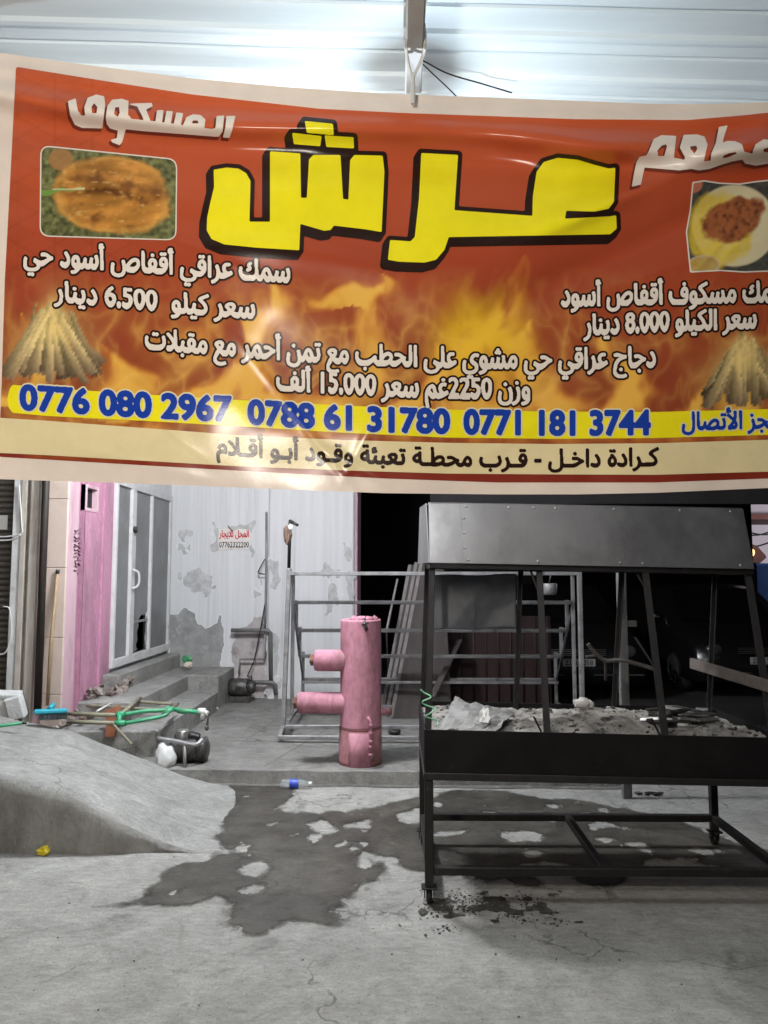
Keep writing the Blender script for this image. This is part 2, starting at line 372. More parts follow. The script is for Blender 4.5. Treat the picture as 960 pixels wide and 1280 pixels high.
# ------------------------------------------------------------ mesh builders
class MB:
    def __init__(self):
        self.v = []; self.f = []; self.mi = []; self.sm = []

    def add(self, vs, fs, mi=0, smooth=False):
        o = len(self.v)
        self.v += [Vector(p) for p in vs]
        for f in fs:
            self.f.append([i + o for i in f]); self.mi.append(mi); self.sm.append(smooth)
        return self

    def addbm(self, bm, mi=0, smooth=False):
        bm.verts.index_update()
        self.add([v.co.copy() for v in bm.verts], [[v.index for v in f.verts] for f in bm.faces], mi, smooth)
        bm.free()
        return self

    def box(self, c, s, rot=None, bev=0.003, mi=0, seg=1):
        bm = bmesh.new()
        bmesh.ops.create_cube(bm, size=1.0)
        for v in bm.verts:
            v.co = Vector((v.co.x * s[0], v.co.y * s[1], v.co.z * s[2]))
        b = min(bev, 0.3 * min(s))
        if b > 1e-5:
            bmesh.ops.bevel(bm, geom=list(bm.edges), offset=b, segments=seg, affect='EDGES', profile=0.5)
        m = Matrix.Translation(Vector(c))
        if rot is not None:
            m = m @ (rot if isinstance(rot, Matrix) else Euler(rot).to_matrix()).to_4x4()
        bmesh.ops.transform(bm, matrix=m, verts=bm.verts)
        return self.addbm(bm, mi)

    def span(self, a, b, bev=0.003, mi=0):
        a = Vector(a); b = Vector(b)
        return self.box((a + b) / 2, [abs(b[i] - a[i]) for i in range(3)], bev=bev, mi=mi)

    def bar(self, p0, p1, w, h=None, bev=0.002, mi=0, up=(0, 0, 1)):
        p0 = Vector(p0); p1 = Vector(p1)
        d = p1 - p0
        L = d.length
        z = d.normalized()
        u = Vector(up)
        if abs(z.dot(u)) > 0.95:
            u = Vector((0, 1, 0))
        x = z.cross(u).normalized()
        y = x.cross(z)
        rot = Matrix((x, y, z)).transposed()
        return self.box((p0 + p1) / 2, (w, h or w, L), rot=rot, bev=bev, mi=mi)

    def tube(self, pts, r, n=10, mi=0, cap=True, smooth=True):
        pts = [Vector(p) for p in pts]
        rs = r if isinstance(r, (list, tuple)) else [r] * len(pts)
        vs = []; fs = []
        up = None
        for i, p in enumerate(pts):
            a = pts[max(0, i - 1)]; b = pts[min(len(pts) - 1, i + 1)]
            t = (b - a).normalized()
            if up is None:
                up = Vector((0, 0, 1)) if abs(t.z) < 0.9 else Vector((0, 1, 0))
            x = t.cross(up)
            if x.length < 1e-4:
                x = t.cross(Vector((1, 0, 0)))
            x.normalize()
            y = x.cross(t).normalized()
            up = y
            for k in range(n):
                an = 2 * math.pi * k / n
                vs.append(p + (x * math.cos(an) + y * math.sin(an)) * rs[i])
        for i in range(len(pts) - 1):
            for k in range(n):
                fs.append([i * n + k, i * n + (k + 1) % n, (i + 1) * n + (k + 1) % n, (i + 1) * n + k])
        self.add(vs, fs, mi, smooth)
        if cap:
            o = len(self.v) - len(vs)
            self.f.append([o + k for k in range(n)][::-1]); self.mi.append(mi); self.sm.append(False)
            self.f.append([o + (len(pts) - 1) * n + k for k in range(n)]); self.mi.append(mi); self.sm.append(False)
        return self

    def lathe(self, prof, c, axis='Z', n=32, mi=0):
        # prof: list of (radius, height along the axis from c)
        c = Vector(c)
        vs = []; fs = []
        for r, h in prof:
            for k in range(n):
                a = 2 * math.pi * k / n
                u, v = r * math.cos(a), r * math.sin(a)
                p = {'Z': (u, v, h), 'X': (h, u, v), 'Y': (v, h, u)}[axis]
                vs.append(c + Vector(p))
        for i in range(len(prof) - 1):
            for k in range(n):
                fs.append([i * n + k, i * n + (k + 1) % n, (i + 1) * n + (k + 1) % n, (i + 1) * n + k])
        self.add(vs, fs, mi, True)
        return self

    def prism(self, poly, off, mi=0):
        # poly: list of 3D points in one plane; off: extrusion vector
        off = Vector(off)
        n = len(poly)
        vs = [Vector(p) for p in poly] + [Vector(p) + off for p in poly]
        fs = [list(range(n))[::-1], [i + n for i in range(n)]] + [[i, (i + 1) % n, (i + 1) % n + n, i + n] for i in range(n)]
        return self.add(vs, fs, mi)

    def lump(self, c, s, seed=0, n=2, jag=0.25, mi=0, smooth=False):
        bm = bmesh.new()
        bmesh.ops.create_icosphere(bm, subdivisions=n, radius=1.0)
        rr = random.Random(seed)
        ph = [rr.uniform(0, 6.28) for _ in range(6)]
        for v in bm.verts:
            k = 1 + jag * (math.sin(v.co.x * 3.1 + ph[0]) * math.sin(v.co.y * 2.7 + ph[1]) + 0.6 * math.sin(v.co.z * 5.3 + ph[2]) * math.sin(v.co.x * 6.1 + ph[3])) + rr.uniform(-jag, jag) * 0.35
            v.co = Vector((v.co.x * s[0], v.co.y * s[1], v.co.z * s[2])) * k + Vector(c)
        return self.addbm(bm, mi, smooth)

    def build(self, name, mats, parent=None, warp=None, fix=True):
        me = bpy.data.meshes.new(name)
        base = Vector((0, 0, 0))
        vs = self.v
        if warp:
            vs = [warp(p) for p in vs]
        if parent is not None:
            base = parent['_base'] if '_base' in parent else (0, 0, 0)
            base = Vector(base)
            origin = Vector((0, 0, 0))
        else:
            xs = [p.x for p in vs]; ys = [p.y for p in vs]; zs = [p.z for p in vs]
            base = Vector(((min(xs) + max(xs)) / 2, (min(ys) + max(ys)) / 2, min(zs)))
        me.from_pydata([tuple(p - base) for p in vs], [], self.f)
        me.polygons.foreach_set('material_index', self.mi)
        me.polygons.foreach_set('use_smooth', self.sm)
        if fix:
            bm = bmesh.new(); bm.from_mesh(me)
            bmesh.ops.recalc_face_normals(bm, faces=bm.faces)
            bm.to_mesh(me); bm.free()
        me.update()
        for m in (mats if isinstance(mats, (list, tuple)) else [mats]):
            me.materials.append(M[m] if isinstance(m, str) else m)
        o = bpy.data.objects.new(name, me)
        COL.objects.link(o)
        if parent is not None:
            o.parent = parent
            o['_base'] = tuple(base)
        else:
            o.location = base
            o['_base'] = tuple(base)
        return o


def thing(name, label, cat, loc=(0, 0, 0), group=None):
    o = bpy.data.objects.new(name, None)
    o.empty_display_size = 0.1
    o.location = loc
    o['label'] = label
    o['category'] = cat
    if group:
        o['group'] = group
    o['_base'] = tuple(loc)
    COL.objects.link(o)
    return o


def tag(o, label, cat, group=None):
    o['label'] = label
    o['category'] = cat
    if group:
        o['group'] = group
    return o


def struct(o):
    o['kind'] = 'structure'
    return o


def dup(root, loc, label, group=None):
    r = root.copy(); COL.objects.link(r); r.location = loc; r['label'] = label
    if group:
        r['group'] = group
    for ch in list(root.children):
        c = ch.copy(); COL.objects.link(c); c.parent = r
        for g in list(ch.children):
            d = g.copy(); COL.objects.link(d); d.parent = c
    return r


def smooth_path(pts, n=6):
    P = [Vector(p) for p in pts]
    P = [P[0] * 2 - P[1]] + P + [P[-1] * 2 - P[-2]]
    out = []
    for i in range(1, len(P) - 2):
        for k in range(n):
            t = k / n
            a, b, c, d = P[i - 1], P[i], P[i + 1], P[i + 2]
            out.append(0.5 * (2 * b + (c - a) * t + (2 * a - 5 * b + 4 * c - d) * t * t + (3 * b - a - 3 * c + d) * t ** 3))
    out.append(P[-2])
    return out


# ------------------------------------------------------------ filled shapes from a field (marching squares)
def poly_mask(X, Y, polys):
    m = np.zeros(X.shape, bool)
    for p in polys:
        c = np.zeros(X.shape, bool)
        n = len(p)
        for i in range(n):
            x1, y1 = p[i]; x2, y2 = p[(i + 1) % n]
            if y1 == y2:
                continue
            cond = (Y > min(y1, y2)) & (Y <= max(y1, y2))
            xi = x1 + (Y - y1) * (x2 - x1) / (y2 - y1)
            c ^= cond & (X < xi)
        m |= c
    return m


def edt(Mk, rad):
    d = np.full(Mk.shape, rad + 1.5)
    H, W = Mk.shape
    k = int(math.ceil(rad)) + 1
    for dy in range(-k, k + 1):
        for dx in range(-k, k + 1):
            r = math.hypot(dx, dy)
            if r > rad + 1:
                continue
            ys0, ys1 = max(0, dy), min(H, H + dy)
            xs0, xs1 = max(0, dx), min(W, W + dx)
            src = Mk[ys0 - dy:ys1 - dy, xs0 - dx:xs1 - dx]
            sub = d[ys0:ys1, xs0:xs1]
            np.minimum(sub, np.where(src, r, 1e9), out=sub)
    return d


def blur(F, n=1):
    for _ in range(n):
        P = np.pad(F, 1, mode='edge')
        F = (P[:-2, 1:-1] + P[2:, 1:-1] + P[1:-1, :-2] + P[1:-1, 2:] + 4 * P[1:-1, 1:-1]) / 8
    return F


def march(F, x0, y0, h, fn, flip=False):
    Hh, Ww = F.shape
    verts = []; faces = []; key = {}
    ins = F > 0
    cell = ins[:-1, :-1] | ins[1:, :-1] | ins[:-1, 1:] | ins[1:, 1:]
    uv = []

    def corner(j, i):
        k = (j, i)
        if k not in key:
            key[k] = len(uv); uv.append((x0 + i * h, y0 + j * h))
        return key[k]

    def cross(j1, i1, j2, i2):
        if (j1, i1) > (j2, i2):
            j1, i1, j2, i2 = j2, i2, j1, i1
        k = (j1, i1, j2, i2)
        if k not in key:
            a = F[j1, i1]; b = F[j2, i2]
            t = min(0.98, max(0.02, a / (a - b)))
            key[k] = len(uv); uv.append((x0 + (i1 + (i2 - i1) * t) * h, y0 + (j1 + (j2 - j1) * t) * h))
        return key[k]
    for j, i in zip(*np.nonzero(cell)):
        j = int(j); i = int(i)
        cs = [(j, i), (j, i + 1), (j + 1, i + 1), (j + 1, i)]
        st = [bool(ins[c]) for c in cs]
        if st == [True, False, True, False] or st == [False, True, False, True]:
            for k in range(4):
                if st[k]:
                    p, n = cs[k - 1], cs[(k + 1) % 4]
                    faces.append([corner(*cs[k]), cross(*cs[k], *n), cross(*p, *cs[k])])
            continue
        poly = []
        for k in range(4):
            a, b = cs[k], cs[(k + 1) % 4]
            if st[k]:
                poly.append(corner(*a))
            if st[k] != st[(k + 1) % 4]:
                poly.append(cross(*a, *b))
        if len(poly) >= 3:
            faces.append(poly)
    if flip:
        faces = [f[::-1] for f in faces]
    return uv, faces


# ------------------------------------------------------------ Arabic lettering
FORM = {'ا': 0xFE8D, 'أ': 0xFE83, 'ب': 0xFE8F, 'ة': 0xFE93, 'ت': 0xFE95, 'ج': 0xFE9D, 'ح': 0xFEA1, 'خ': 0xFEA5, 'د': 0xFEA9, 'ر': 0xFEAD,
        'ز': 0xFEAF, 'س': 0xFEB1, 'ش': 0xFEB5, 'ص': 0xFEB9, 'ط': 0xFEC1, 'ع': 0xFEC9, 'غ': 0xFECD, 'ف': 0xFED1, 'ق': 0xFED5, 'ك': 0xFED9,
        'ل': 0xFEDD, 'م': 0xFEE1, 'ن': 0xFEE5, 'و': 0xFEED, 'ى': 0xFEEF, 'ي': 0xFEF1, 'ئ': 0xFE89, 'ـ': 0x0640}
RIGHT = 'اأةدرزوى'
LAMALEF = {'لا': '\uFEFB', 'لأ': '\uFEF7'}


def shape_ar(t):
    for k, v in LAMALEF.items():
        t = t.replace(k, v)
    la = '\uFEFB\uFEF7'
    dual = lambda c: c in FORM and c not in RIGHT
    joins = lambda c: c in FORM or c in la
    out = []
    for i, c in enumerate(t):
        p = t[i - 1] if i else ' '
        n = t[i + 1] if i + 1 < len(t) else ' '
        pj = dual(p)
        nj = joins(n)
        if c in la:
            out.append(chr(ord(c) + (1 if pj else 0)))
        elif c == 'ـ' or c not in FORM:
            out.append(c)
        elif c in RIGHT:
            out.append(chr(FORM[c] + 1) if pj else c)
        else:
            out.append(chr(FORM[c] + {(0, 0): 0, (1, 0): 1, (0, 1): 2, (1, 1): 3}[(int(pj), int(nj))]))
    res = []; run = []
    for c in out:
        if c in '0123456789.':
            run.append(c)
        else:
            if run:
                res.append(''.join(run)); run = []
            res.append(c)
    if run:
        res.append(''.join(run))
    return ''.join(reversed(res))


def text_loops(s):
    """the outlines of a line of lettering as closed loops"""
    c = bpy.data.curves.new('lettering_tmp', 'FONT')
    c.body = s
    c.size = 1.0
    c.resolution_u = 4
    c.fill_mode = 'NONE'
    o = bpy.data.objects.new('lettering_tmp', c)
    COL.objects.link(o)
    bpy.context.view_layer.update()
    dg = bpy.context.evaluated_depsgraph_get()
    me = bpy.data.meshes.new_from_object(o.evaluated_get(dg))
    V = np.array([v.co[:2] for v in me.vertices])
    nxt = {}
    for e in me.edges:
        i, j = e.vertices
        if abs(i - j) == 1:
            nxt[min(i, j)] = max(i, j)
        else:
            nxt[max(i, j)] = min(i, j)
    loops = []; seen = set()
    for i in sorted(nxt):
        if i in seen:
            continue
        lp = []; k = i
        while k not in seen and k in nxt:
            seen.add(k); lp.append(k); k = nxt[k]
        if len(lp) > 2:
            loops.append(lp)
    bpy.data.objects.remove(o); bpy.data.curves.remove(c); bpy.data.meshes.remove(me)
    return V, loops


def raster_loops(P, loops, x0, y0, h, W, H):
    wn_ = np.zeros((H, W), int)
    for lp in loops:
        q = P[lp]
        i0 = max(0, int((q[:, 0].min() - x0) / h)); i1 = min(W - 1, int((q[:, 0].max() - x0) / h) + 1)
        j0 = max(0, int((q[:, 1].min() - y0) / h)); j1 = min(H - 1, int((q[:, 1].max() - y0) / h) + 1)
        X, Y = np.meshgrid(x0 + np.arange(i0, i1 + 1) * h, y0 + np.arange(j0, j1 + 1) * h)
        w = np.zeros(X.shape, int)
        for k in range(len(q)):
            xa, ya = q[k]; xb_, yb = q[(k + 1) % len(q)]
            if ya == yb:
                continue
            cond = (Y > min(ya, yb)) & (Y <= max(ya, yb)) & (X < xa + (Y - ya) * (xb_ - xa) / (yb - ya))
            w += np.where(cond, 1 if yb > ya else -1, 0)
        wn_[j0:j1 + 1, i0:i1 + 1] += w
    return wn_ != 0


def text_field(s, base, sy, h, pad, squash=0.75, width=None):
    """base: list of (x, y) baseline points in picture units (y down); the string fills x from first to last."""
    V, T = text_loops(s)
    xmin, xmax = V[:, 0].min(), V[:, 0].max()
    bx = np.array([b[0] for b in base], float); by = np.array([b[1] for b in base], float)
    deg = min(2, len(base) - 1)
    co = np.polyfit(bx, by, deg)
    x = bx[0] + (V[:, 0] - xmin) / (xmax - xmin) * (bx[-1] - bx[0])
    v = V[:, 1]
    v = np.where(v > 0, 0.75 * (np.abs(v) / 0.75) ** squash, v * 0.85)
    y = np.polyval(co, x) - v * sy
    P = np.stack([x, y], 1)
    x0, y0 = x.min() - pad, y.min() - pad
    W = int((x.max() + pad - x0) / h) + 2; H = int((y.max() + pad - y0) / h) + 2
    return raster_loops(P, T, x0, y0, h, W, H), x0, y0


# ============================================================ SETTING
XW = -2.75          # side wall of the left building (faces the yard)
YW = 9.0            # white back wall
YF = 6.2            # street front of the left building

# ground: one sheet to the horizon
g = MB()
g.add([(-60, -40, 0), (60, -40, 0), (60, 120, 0), (-60, 120, 0)], [[0, 1, 2, 3]])
struct(g.build('ground', 'concrete'))

# raised pavement in front of the white wall, with a worn kerb edge
pv = MB()
rr = random.Random(3)
edge = []
for i in range(60):
    x = -4.2 + i * (1.55 + 4.2) / 59
    edge.append((x, 5.72 - 0.045 * (x + 1) / 2.5 + rr.uniform(-0.012, 0.012)))
endx = [(1.62 + rr.uniform(-0.08, 0.10), 5.85 + k * 0.35) for k in range(12)]
top = edge + endx
zt = 0.095
ring = top + [(endx[-1][0], 30.0), (-4.2, 30.0)]
vs = [(x, y, zt) for x, y in ring] + [(x + (0.10 if i >= len(edge) - 1 and i < len(top) else 0), y - (0.02 if i < len(edge) else 0), -0.02) for i, (x, y) in enumerate(ring)]
n = len(ring)
pv.add(vs, [list(range(n))])
pv.f += [[i, (i + 1) % n, (i + 1) % n + n, i + n] for i in range(n)]; pv.mi += [0] * n; pv.sm += [False] * n
# scored paving joints running back to the wall, and the dark gutter line at the kerb foot
for (pa, pb) in (((330, 958), (420, 905)), ((300, 930), (345, 900)), ((395, 960), (470, 905)), ((268, 925), (420, 928)), ((480, 925), (520, 930))):
    A = KZ(*pa, zt + .002); B = KZ(*pb, zt + .002); d_ = (B - A).normalized(); q_ = Vector((-d_.y, d_.x, 0)) * .006
    pv.add([A - q_, A + q_, B + q_, B - q_], [[0, 1, 2, 3]], 1)
struct(pv.build('pavement', ['pave', 'kerbface']))
gt = MB(); rr = random.Random(31); L1 = []; L2 = []
for i in range(90):
    x = -1.9 + i * 3.6 / 89
    L1.append((x, 5.70 - 0.045 * (x + 1) / 2.5 + .02, .005)); L2.append((x, 5.655 - 0.045 * (x + 1) / 2.5 - .05 * float(fbm(x * 5., 1., 77)) + .02, .005))
gt.add(L1 + L2, [[i, i + 1, i + 91, i + 90] for i in range(89)])
struct(gt.build('gutter', 'kerbface', fix=False))

# concrete ramp at the left
def ramp_h(x, t):
    # t 0 front edge .. 1 back edge
    fx = [-4.5, -2.29, -1.82, -1.42, -1.22, -1.08]; fz = [0.47, 0.42, 0.30, 0.12, 0.03, 0.001]
    bx = [-4.5, -3.03, -2.48, -2.05, -1.68, -1.42]; bz = [0.50, 0.48, 0.385, 0.215, 0.07, 0.001]
    x = x + .16 * (float(fbm(t * 6 + 2, x * .8 + 5, 19, 3)) - .5)
    return float(np.interp(x, fx, fz)) * (1 - t) + float(np.interp(x, bx, bz)) * t


rp = MB()
NX, NT = 110, 34
vs = []; rows_face = 7
for j in range(NT + rows_face + 1):
    for i in range(NX + 1):
        if j < rows_face:
            # front face, bottom to rounded lip
            q = j / rows_face
            t = 0.0
            up = (0.0, .22, .45, .66, .83, .94, .985)[j]
            out_ = (.0, .004, .008, .014, .024, .045, .075)[j]
        else:
            t = (j - rows_face) / NT
            up = 1.0; out_ = .11 * (1 - min(1, t * 6))
        xe = -0.90 * (1 - t) - 1.20 * t
        x = -4.5 + (xe + 4.5) * i / NX
        z = ramp_h(x, t)
        bumpz = 0.030 * (float(fbm(x * 2.2, (4.3 + t) * 2.2, 5)) - 0.5) + 0.012 * (float(fbm(x * 8, (4.3 + 1.45 * t) * 8, 8)) - 0.5)
        z = z + bumpz * min(1, z * 6)
        lip = 0.05 * (float(fbm(x * 3, 3.0, 12)) - 0.5) + .03 * (float(fbm(x * 11, up * 2, 13)) - .5)
        y = 4.3 + (out_ if j < rows_face else .105 + 1.345 * t) + lip * max(0, 1 - t * 5)
        vs.append((x, y, z * up - .003 if i == NX else max(-.002, z * up)))
W_ = NX + 1
fs = [[j * W_ + i, j * W_ + i + 1, (j + 1) * W_ + i + 1, (j + 1) * W_ + i] for j in range(NT + rows_face) for i in range(NX)]
rp.add(vs, fs, 0, True)
rp.mi = [1 if k // NX < rows_face - 2 else 0 for k in range(len(fs))]
back = vs[-W_:]
rp.add([p for p in back] + [(p[0], p[1], -0.02) for p in back], [[i, i + 1, i + 1 + W_, i + W_] for i in range(NX)], 1)
struct(rp.build('ramp', ['ramp', 'rampface']))

# wet patches on the ground
wet_px = [(255, 985), (275, 976), (330, 975), (368, 982), (367, 997), (350, 1010), (380, 1015), (453, 1012), (487, 1003), (507, 997), (530, 995), (570, 987), (630, 990), (695, 997), (750, 1005), (790, 1012),
          (850, 1025), (885, 1040), (930, 1060), (965, 1075), (965, 1092), (905, 1087), (860, 1076), (800, 1085), (780, 1100), (760, 1111), (720, 1108), (713, 1097), (730, 1086), (690, 1080), (650, 1086), (688, 1108), (630, 1103),
          (580, 1101), (552, 1092), (517, 1092), (493, 1090), (470, 1100), (457, 1117), (420, 1130), (453, 1138), (440, 1153), (413, 1158), (387, 1152), (357, 1158), (317, 1171), (300, 1163), (273, 1153), (287, 1132), (260, 1127),
          (240, 1133), (170, 1135), (118, 1133), (165, 1124), (190, 1107), (215, 1084), (265, 1071), (296, 1066), (272, 1048), (281, 1022), (252, 1003)]
holes_px = [[(383, 1030), (401, 1025), (420, 1037), (403, 1044)], [(426, 1031), (466, 1026), (454, 1037)], [(297, 1087), (327, 1074), (344, 1082), (320, 1095)], [(462, 1074), (501, 1077), (487, 1087)],
            [(488, 1021), (520, 1012), (543, 1022), (512, 1034)], [(593, 1015), (647, 1021), (610, 1024)], [(618, 1041), (674, 1045), (665, 1054), (625, 1050)], [(663, 1019), (699, 1025), (680, 1029)], [(540, 1040), (580, 1041), (560, 1048)],
            [(719, 1016), (735, 1018), (725, 1022)], [(420, 1140), (445, 1137), (430, 1147)], [(735, 1028), (790, 1034), (750, 1036)], [(300, 1112), (330, 1108), (322, 1120)], [(304, 1068), (325, 1067), (315, 1072)], [(278, 1003), (292, 1000), (288, 1008)],
            [(735, 1050), (775, 1050), (755, 1055)], [(860, 1086), (930, 1088), (900, 1094)]]
G = lambda p: tuple(KZ(p[0], p[1], 0.0)[:2])
hh = 0.008
x0, y0, x1, y1 = -1.6, 3.0, 2.6, 5.75
X, Y = np.meshgrid(np.arange(x0, x1, hh), np.arange(y0, y1, hh))
jx = X + 0.10 * (fbm(X * 4, Y * 4, 21) - 0.5) + 0.11 * (fbm(X * 15, Y * 15, 23, 5) - 0.5) + .07 * (fbm(X * 48, Y * 48, 25, 3) - .5)
jy = Y + 0.12 * (fbm(X * 4, Y * 4, 31) - 0.5) + 0.15 * (fbm(X * 15, Y * 15, 33, 5) - 0.5) + .09 * (fbm(X * 48, Y * 48, 35, 3) - .5)
Mk = poly_mask(jx, jy, [[G(p) for p in wet_px]])
for hp in holes_px:
    Mk &= ~poly_mask(jx, jy, [[G(p) for p in hp]])
Fb = blur(Mk.astype(float), 40)
Mk &= ~((fbm(X * 6.5 + 3, Y * 5, 45, 6) > .72))
F = blur(Mk.astype(float), 1) - 0.5 - np.clip(.97 - Fb, 0, 1) * 2.2 * np.clip(fbm(X * 14, Y * 10, 41, 5) - 0.50, 0, 1) * 4
F[:, 0] = F[0, :] = F[-1, :] = F[:, -1] = -1
uv, fs = march(F, x0, y0, hh, None)
w = MB(); w.add([(u, v, 0.004) for u, v in uv], fs)
pud = struct(w.build('puddle', 'wet', fix=False))
Din = blur((F > 0).astype(float), 60)
at_ = pud.data.attributes.new('Damp', 'FLOAT', 'POINT')
UV = np.array(uv)
ii = np.clip(((UV[:, 0] - x0) / hh).round().astype(int), 0, F.shape[1] - 1); jj = np.clip(((UV[:, 1] - y0) / hh).round().astype(int), 0, F.shape[0] - 1)
at_.data.foreach_set('value', ((Din[jj, ii] - .5) * 2).astype(np.float32))

# loose dark crumbs of charcoal in front of the grill
cr = MB()
CC = [(random.uniform(535, 690), random.gauss(1130, 11)) for _ in range(26)]
for k in range(900):
    q = random.choice(CC); px = q[0] + random.gauss(0, 11); py = q[1] + random.gauss(0, 3.5)
    if py < 1112: continue
    p = KZ(px, py, 0.004)
    s = random.choice([.0015, .002, .002, .003, .003, .004, .006])
    cr.lump((p.x, p.y, 0.002 + s * 0.3), (s, s * random.uniform(.6, 1.2), s * .55), seed=k, n=1, jag=.4)
for k in range(160):
    p = KZ(random.uniform(20, 955), random.uniform(1060, 1275), 0.0)
    s = random.choice([.0015, .002, .0025, .003, .005])
    cr.lump((p.x, p.y, s * 0.3), (s, s, s * .6), seed=k + 900, n=1, jag=.4)
o = cr.build('charcoal_crumbs', 'coal', fix=False)
o['kind'] = 'stuff'; o['label'] = 'dark crumbs of charcoal scattered over the grey concrete before the grill'; o['category'] = 'debris'

# soot ground into the concrete under the crumbs
x0, y0, x1, y1 = KZ(525, 1165, 0).x - .1, KZ(600, 1175, 0).y, KZ(720, 1120, 0).x, KZ(600, 1110, 0).y
X, Y = np.meshgrid(np.arange(x0, x1, .007), np.arange(y0, y1, .007))
P_ = KZ(610, 1135, 0)
env = np.exp(-((X - P_.x - .02) / .30) ** 2 - ((Y - P_.y) / .10) ** 2)
F = env * .40 + (fbm(X * 16, Y * 22, 151, 5) - .5) * 1.1 - .30
F[:, 0] = F[0, :] = F[-1, :] = F[:, -1] = -1
uv, fs = march(F, x0, y0, .007, None)
w = MB(); w.add([(u, v, 0.0055) for u, v in uv], fs)
struct(w.build('soot_stain', 'sootstain', fix=False))

# ------------------------------------------------------------ white back wall
bw = thing('white_wall', 'tall stained white plaster wall with peeling lower corner behind the pink boiler', 'wall', (-1.5, YW, 0))
m = MB(); m.span((XW - 0.3, YW + 0.06, -0.1), (KY(334, 700, YW).x, YW + 0.30, 4.6), bev=0.004)
m.build('wall_panel', 'plaster', bw)
m = MB()
xa, xb = KY(335, 700, YW).x, KY(443, 700, YW).x
m.span((xa, YW, -0.1), (xb, YW + 0.32, 4.6), bev=0.02)
m.build('pillar', 'plaster', bw)
m = MB(); m.span((xb + 0.002, YW + 0.03, 0.0), (xb + 0.035, YW + 0.9, 4.6), bev=0.004)
m.build('door_jamb', 'pinkpale', bw)


def wall_patch(name, poly_px, Yp, matn, parent, seed, amp=0.05, off=0.004, h=0.012, speck=False, grow=0.0):
    P = [KY(x, y, Yp) for x, y in poly_px]
    pts = [(p.x, p.z) for p in P]
    xs = [p[0] for p in pts]; zs = [p[1] for p in pts]
    x0, z0 = min(xs) - .1, min(zs) - .1
    X, Z = np.meshgrid(np.arange(x0, max(xs) + .1, h), np.arange(z0, max(zs) + .1, h))
    a = X + amp * 2 * (fbm(X * 7, Z * 7, seed) - .5); b = Z + amp * 2.4 * (fbm(X * 7, Z * 7, seed + 9) - .5)
    F = blur(poly_mask(a, b, [pts]).astype(float), 1) - .5
    if speck:
        F = blur(poly_mask(a, b, [pts]).astype(float), 26) * .62 + (fbm(X * 9, Z * 6, seed + 20, 5) - .5) * 1.5 - .50
    F[:, 0] = F[0, :] = F[-1, :] = F[:, -1] = -1
    F = F + grow
    F[:, 0] = F[0, :] = F[-1, :] = F[:, -1] = -1
    uv, fs = march(F, x0, z0, h, None)
    q = MB(); q.add([(u, Yp - off, v) for u, v in uv], fs)
    return q.build(name, matn, parent, fix=False)


o = wall_patch('bare_patch', [(212, 765), (224, 770), (232, 760), (243, 768), (248, 782), (260, 785), (270, 780), (275, 764), (279, 790), (275, 832), (292, 868), (212, 868)], YW + 0.06, 'bare', bw, 3)
o['label'] = 'grey bare cement where the white plaster has fallen off'
wall_patch('painted_edge_rim', [(212, 765), (224, 770), (232, 760), (243, 768), (248, 782), (260, 785), (270, 780), (275, 764), (279, 790), (275, 832), (292, 868), (212, 868)], YW + 0.06, 'rim', bw, 3, off=.0025, grow=.46)
o = wall_patch('damp_patch', [(291, 806), (297, 790), (308, 785), (318, 772), (330, 770), (334, 800), (334, 872), (291, 872)], YW + 0.06, 'barepink', bw, 13)
o['label'] = 'damp pinkish patch behind the pipes'
for k, (poly, sd) in enumerate([([(222, 662), (236, 660), (240, 690), (236, 725), (222, 728)], 5), ([(262, 654), (318, 652), (322, 696), (310, 700), (300, 690), (272, 694), (264, 690)], 6), ([(236, 712), (268, 716), (266, 740), (240, 745), (224, 735)], 7),
                                ([(308, 715), (334, 705), (334, 760), (318, 750)], 8), ([(425, 680), (443, 675), (443, 770), (432, 745)], 9), ([(400, 700), (424, 715), (424, 770), (408, 765)], 10), ([(336, 690), (352, 700), (348, 745), (336, 735)], 11), ([(336, 790), (350, 800), (350, 862), (336, 866)], 12)]):
    Yp = YW if poly[0][0] > 334 else YW + 0.06
    wall_patch('peeled_spot', poly, Yp, 'peel', bw, sd * 7, amp=0.10, off=0.003, h=0.008, speck=True, grow=-.03)
    wall_patch('painted_edge_rim', poly, Yp, 'rim', bw, sd * 7, amp=0.10, off=0.0018, h=0.008, speck=True, grow=.035)

# rental notice glued on the wall
nt = thing('rental_notice', 'small torn paper notice with red Arabic words glued to the white wall', 'notice', tuple(KY(291, 674, YW + .05)))
a = KY(272, 659, YW + .05); b = KY(312, 688, YW + .05)
m = MB(); pp = []
rr = random.Random(5)
for (x, y) in [(273, 661), (285, 660), (291, 663), (300, 661), (312, 662), (313, 674), (311, 687), (300, 686), (290, 687), (274, 687), (272, 675)]:
    p = KY(x + rr.uniform(-.7, .7), y + rr.uniform(-.7, .7), YW + .052); pp.append(p)
m.prism(pp, (0, 0.004, 0)); m.build('sheet', 'paper', nt)


def flat_text(name, s, base_px, sy, Yp, matn, parent, bold=0.8, h=0.22, squash=0.75):
    Mk, x0, y0 = text_field(s, base_px, sy, h, 3, squash)
    F = blur(bold - edt(Mk, bold + 1) * h, 1)
    uv, fs = march(F, x0, y0, h, None)
    q = MB(); q.add([KY(u, v, Yp) for u, v in uv], [f[::-1] for f in fs])
    return q.build(name, matn, parent, fix=False)


flat_text('lettering', shape_ar('المحل للايجار'), [(274, 671.5), (311, 671.5)], 12, YW + .0485, 'redink', nt, bold=0.35)
flat_text('phone_number', '07762322200', [(274, 684.5), (311, 684.5)], 10, YW + .0485, 'ink', nt, bold=0.2)
m = MB(); m.bar(KY(285, 657, YW + .045), KY(291, 665, YW + .045), 0.03, 0.006); m.build('tape', 'rust', nt)

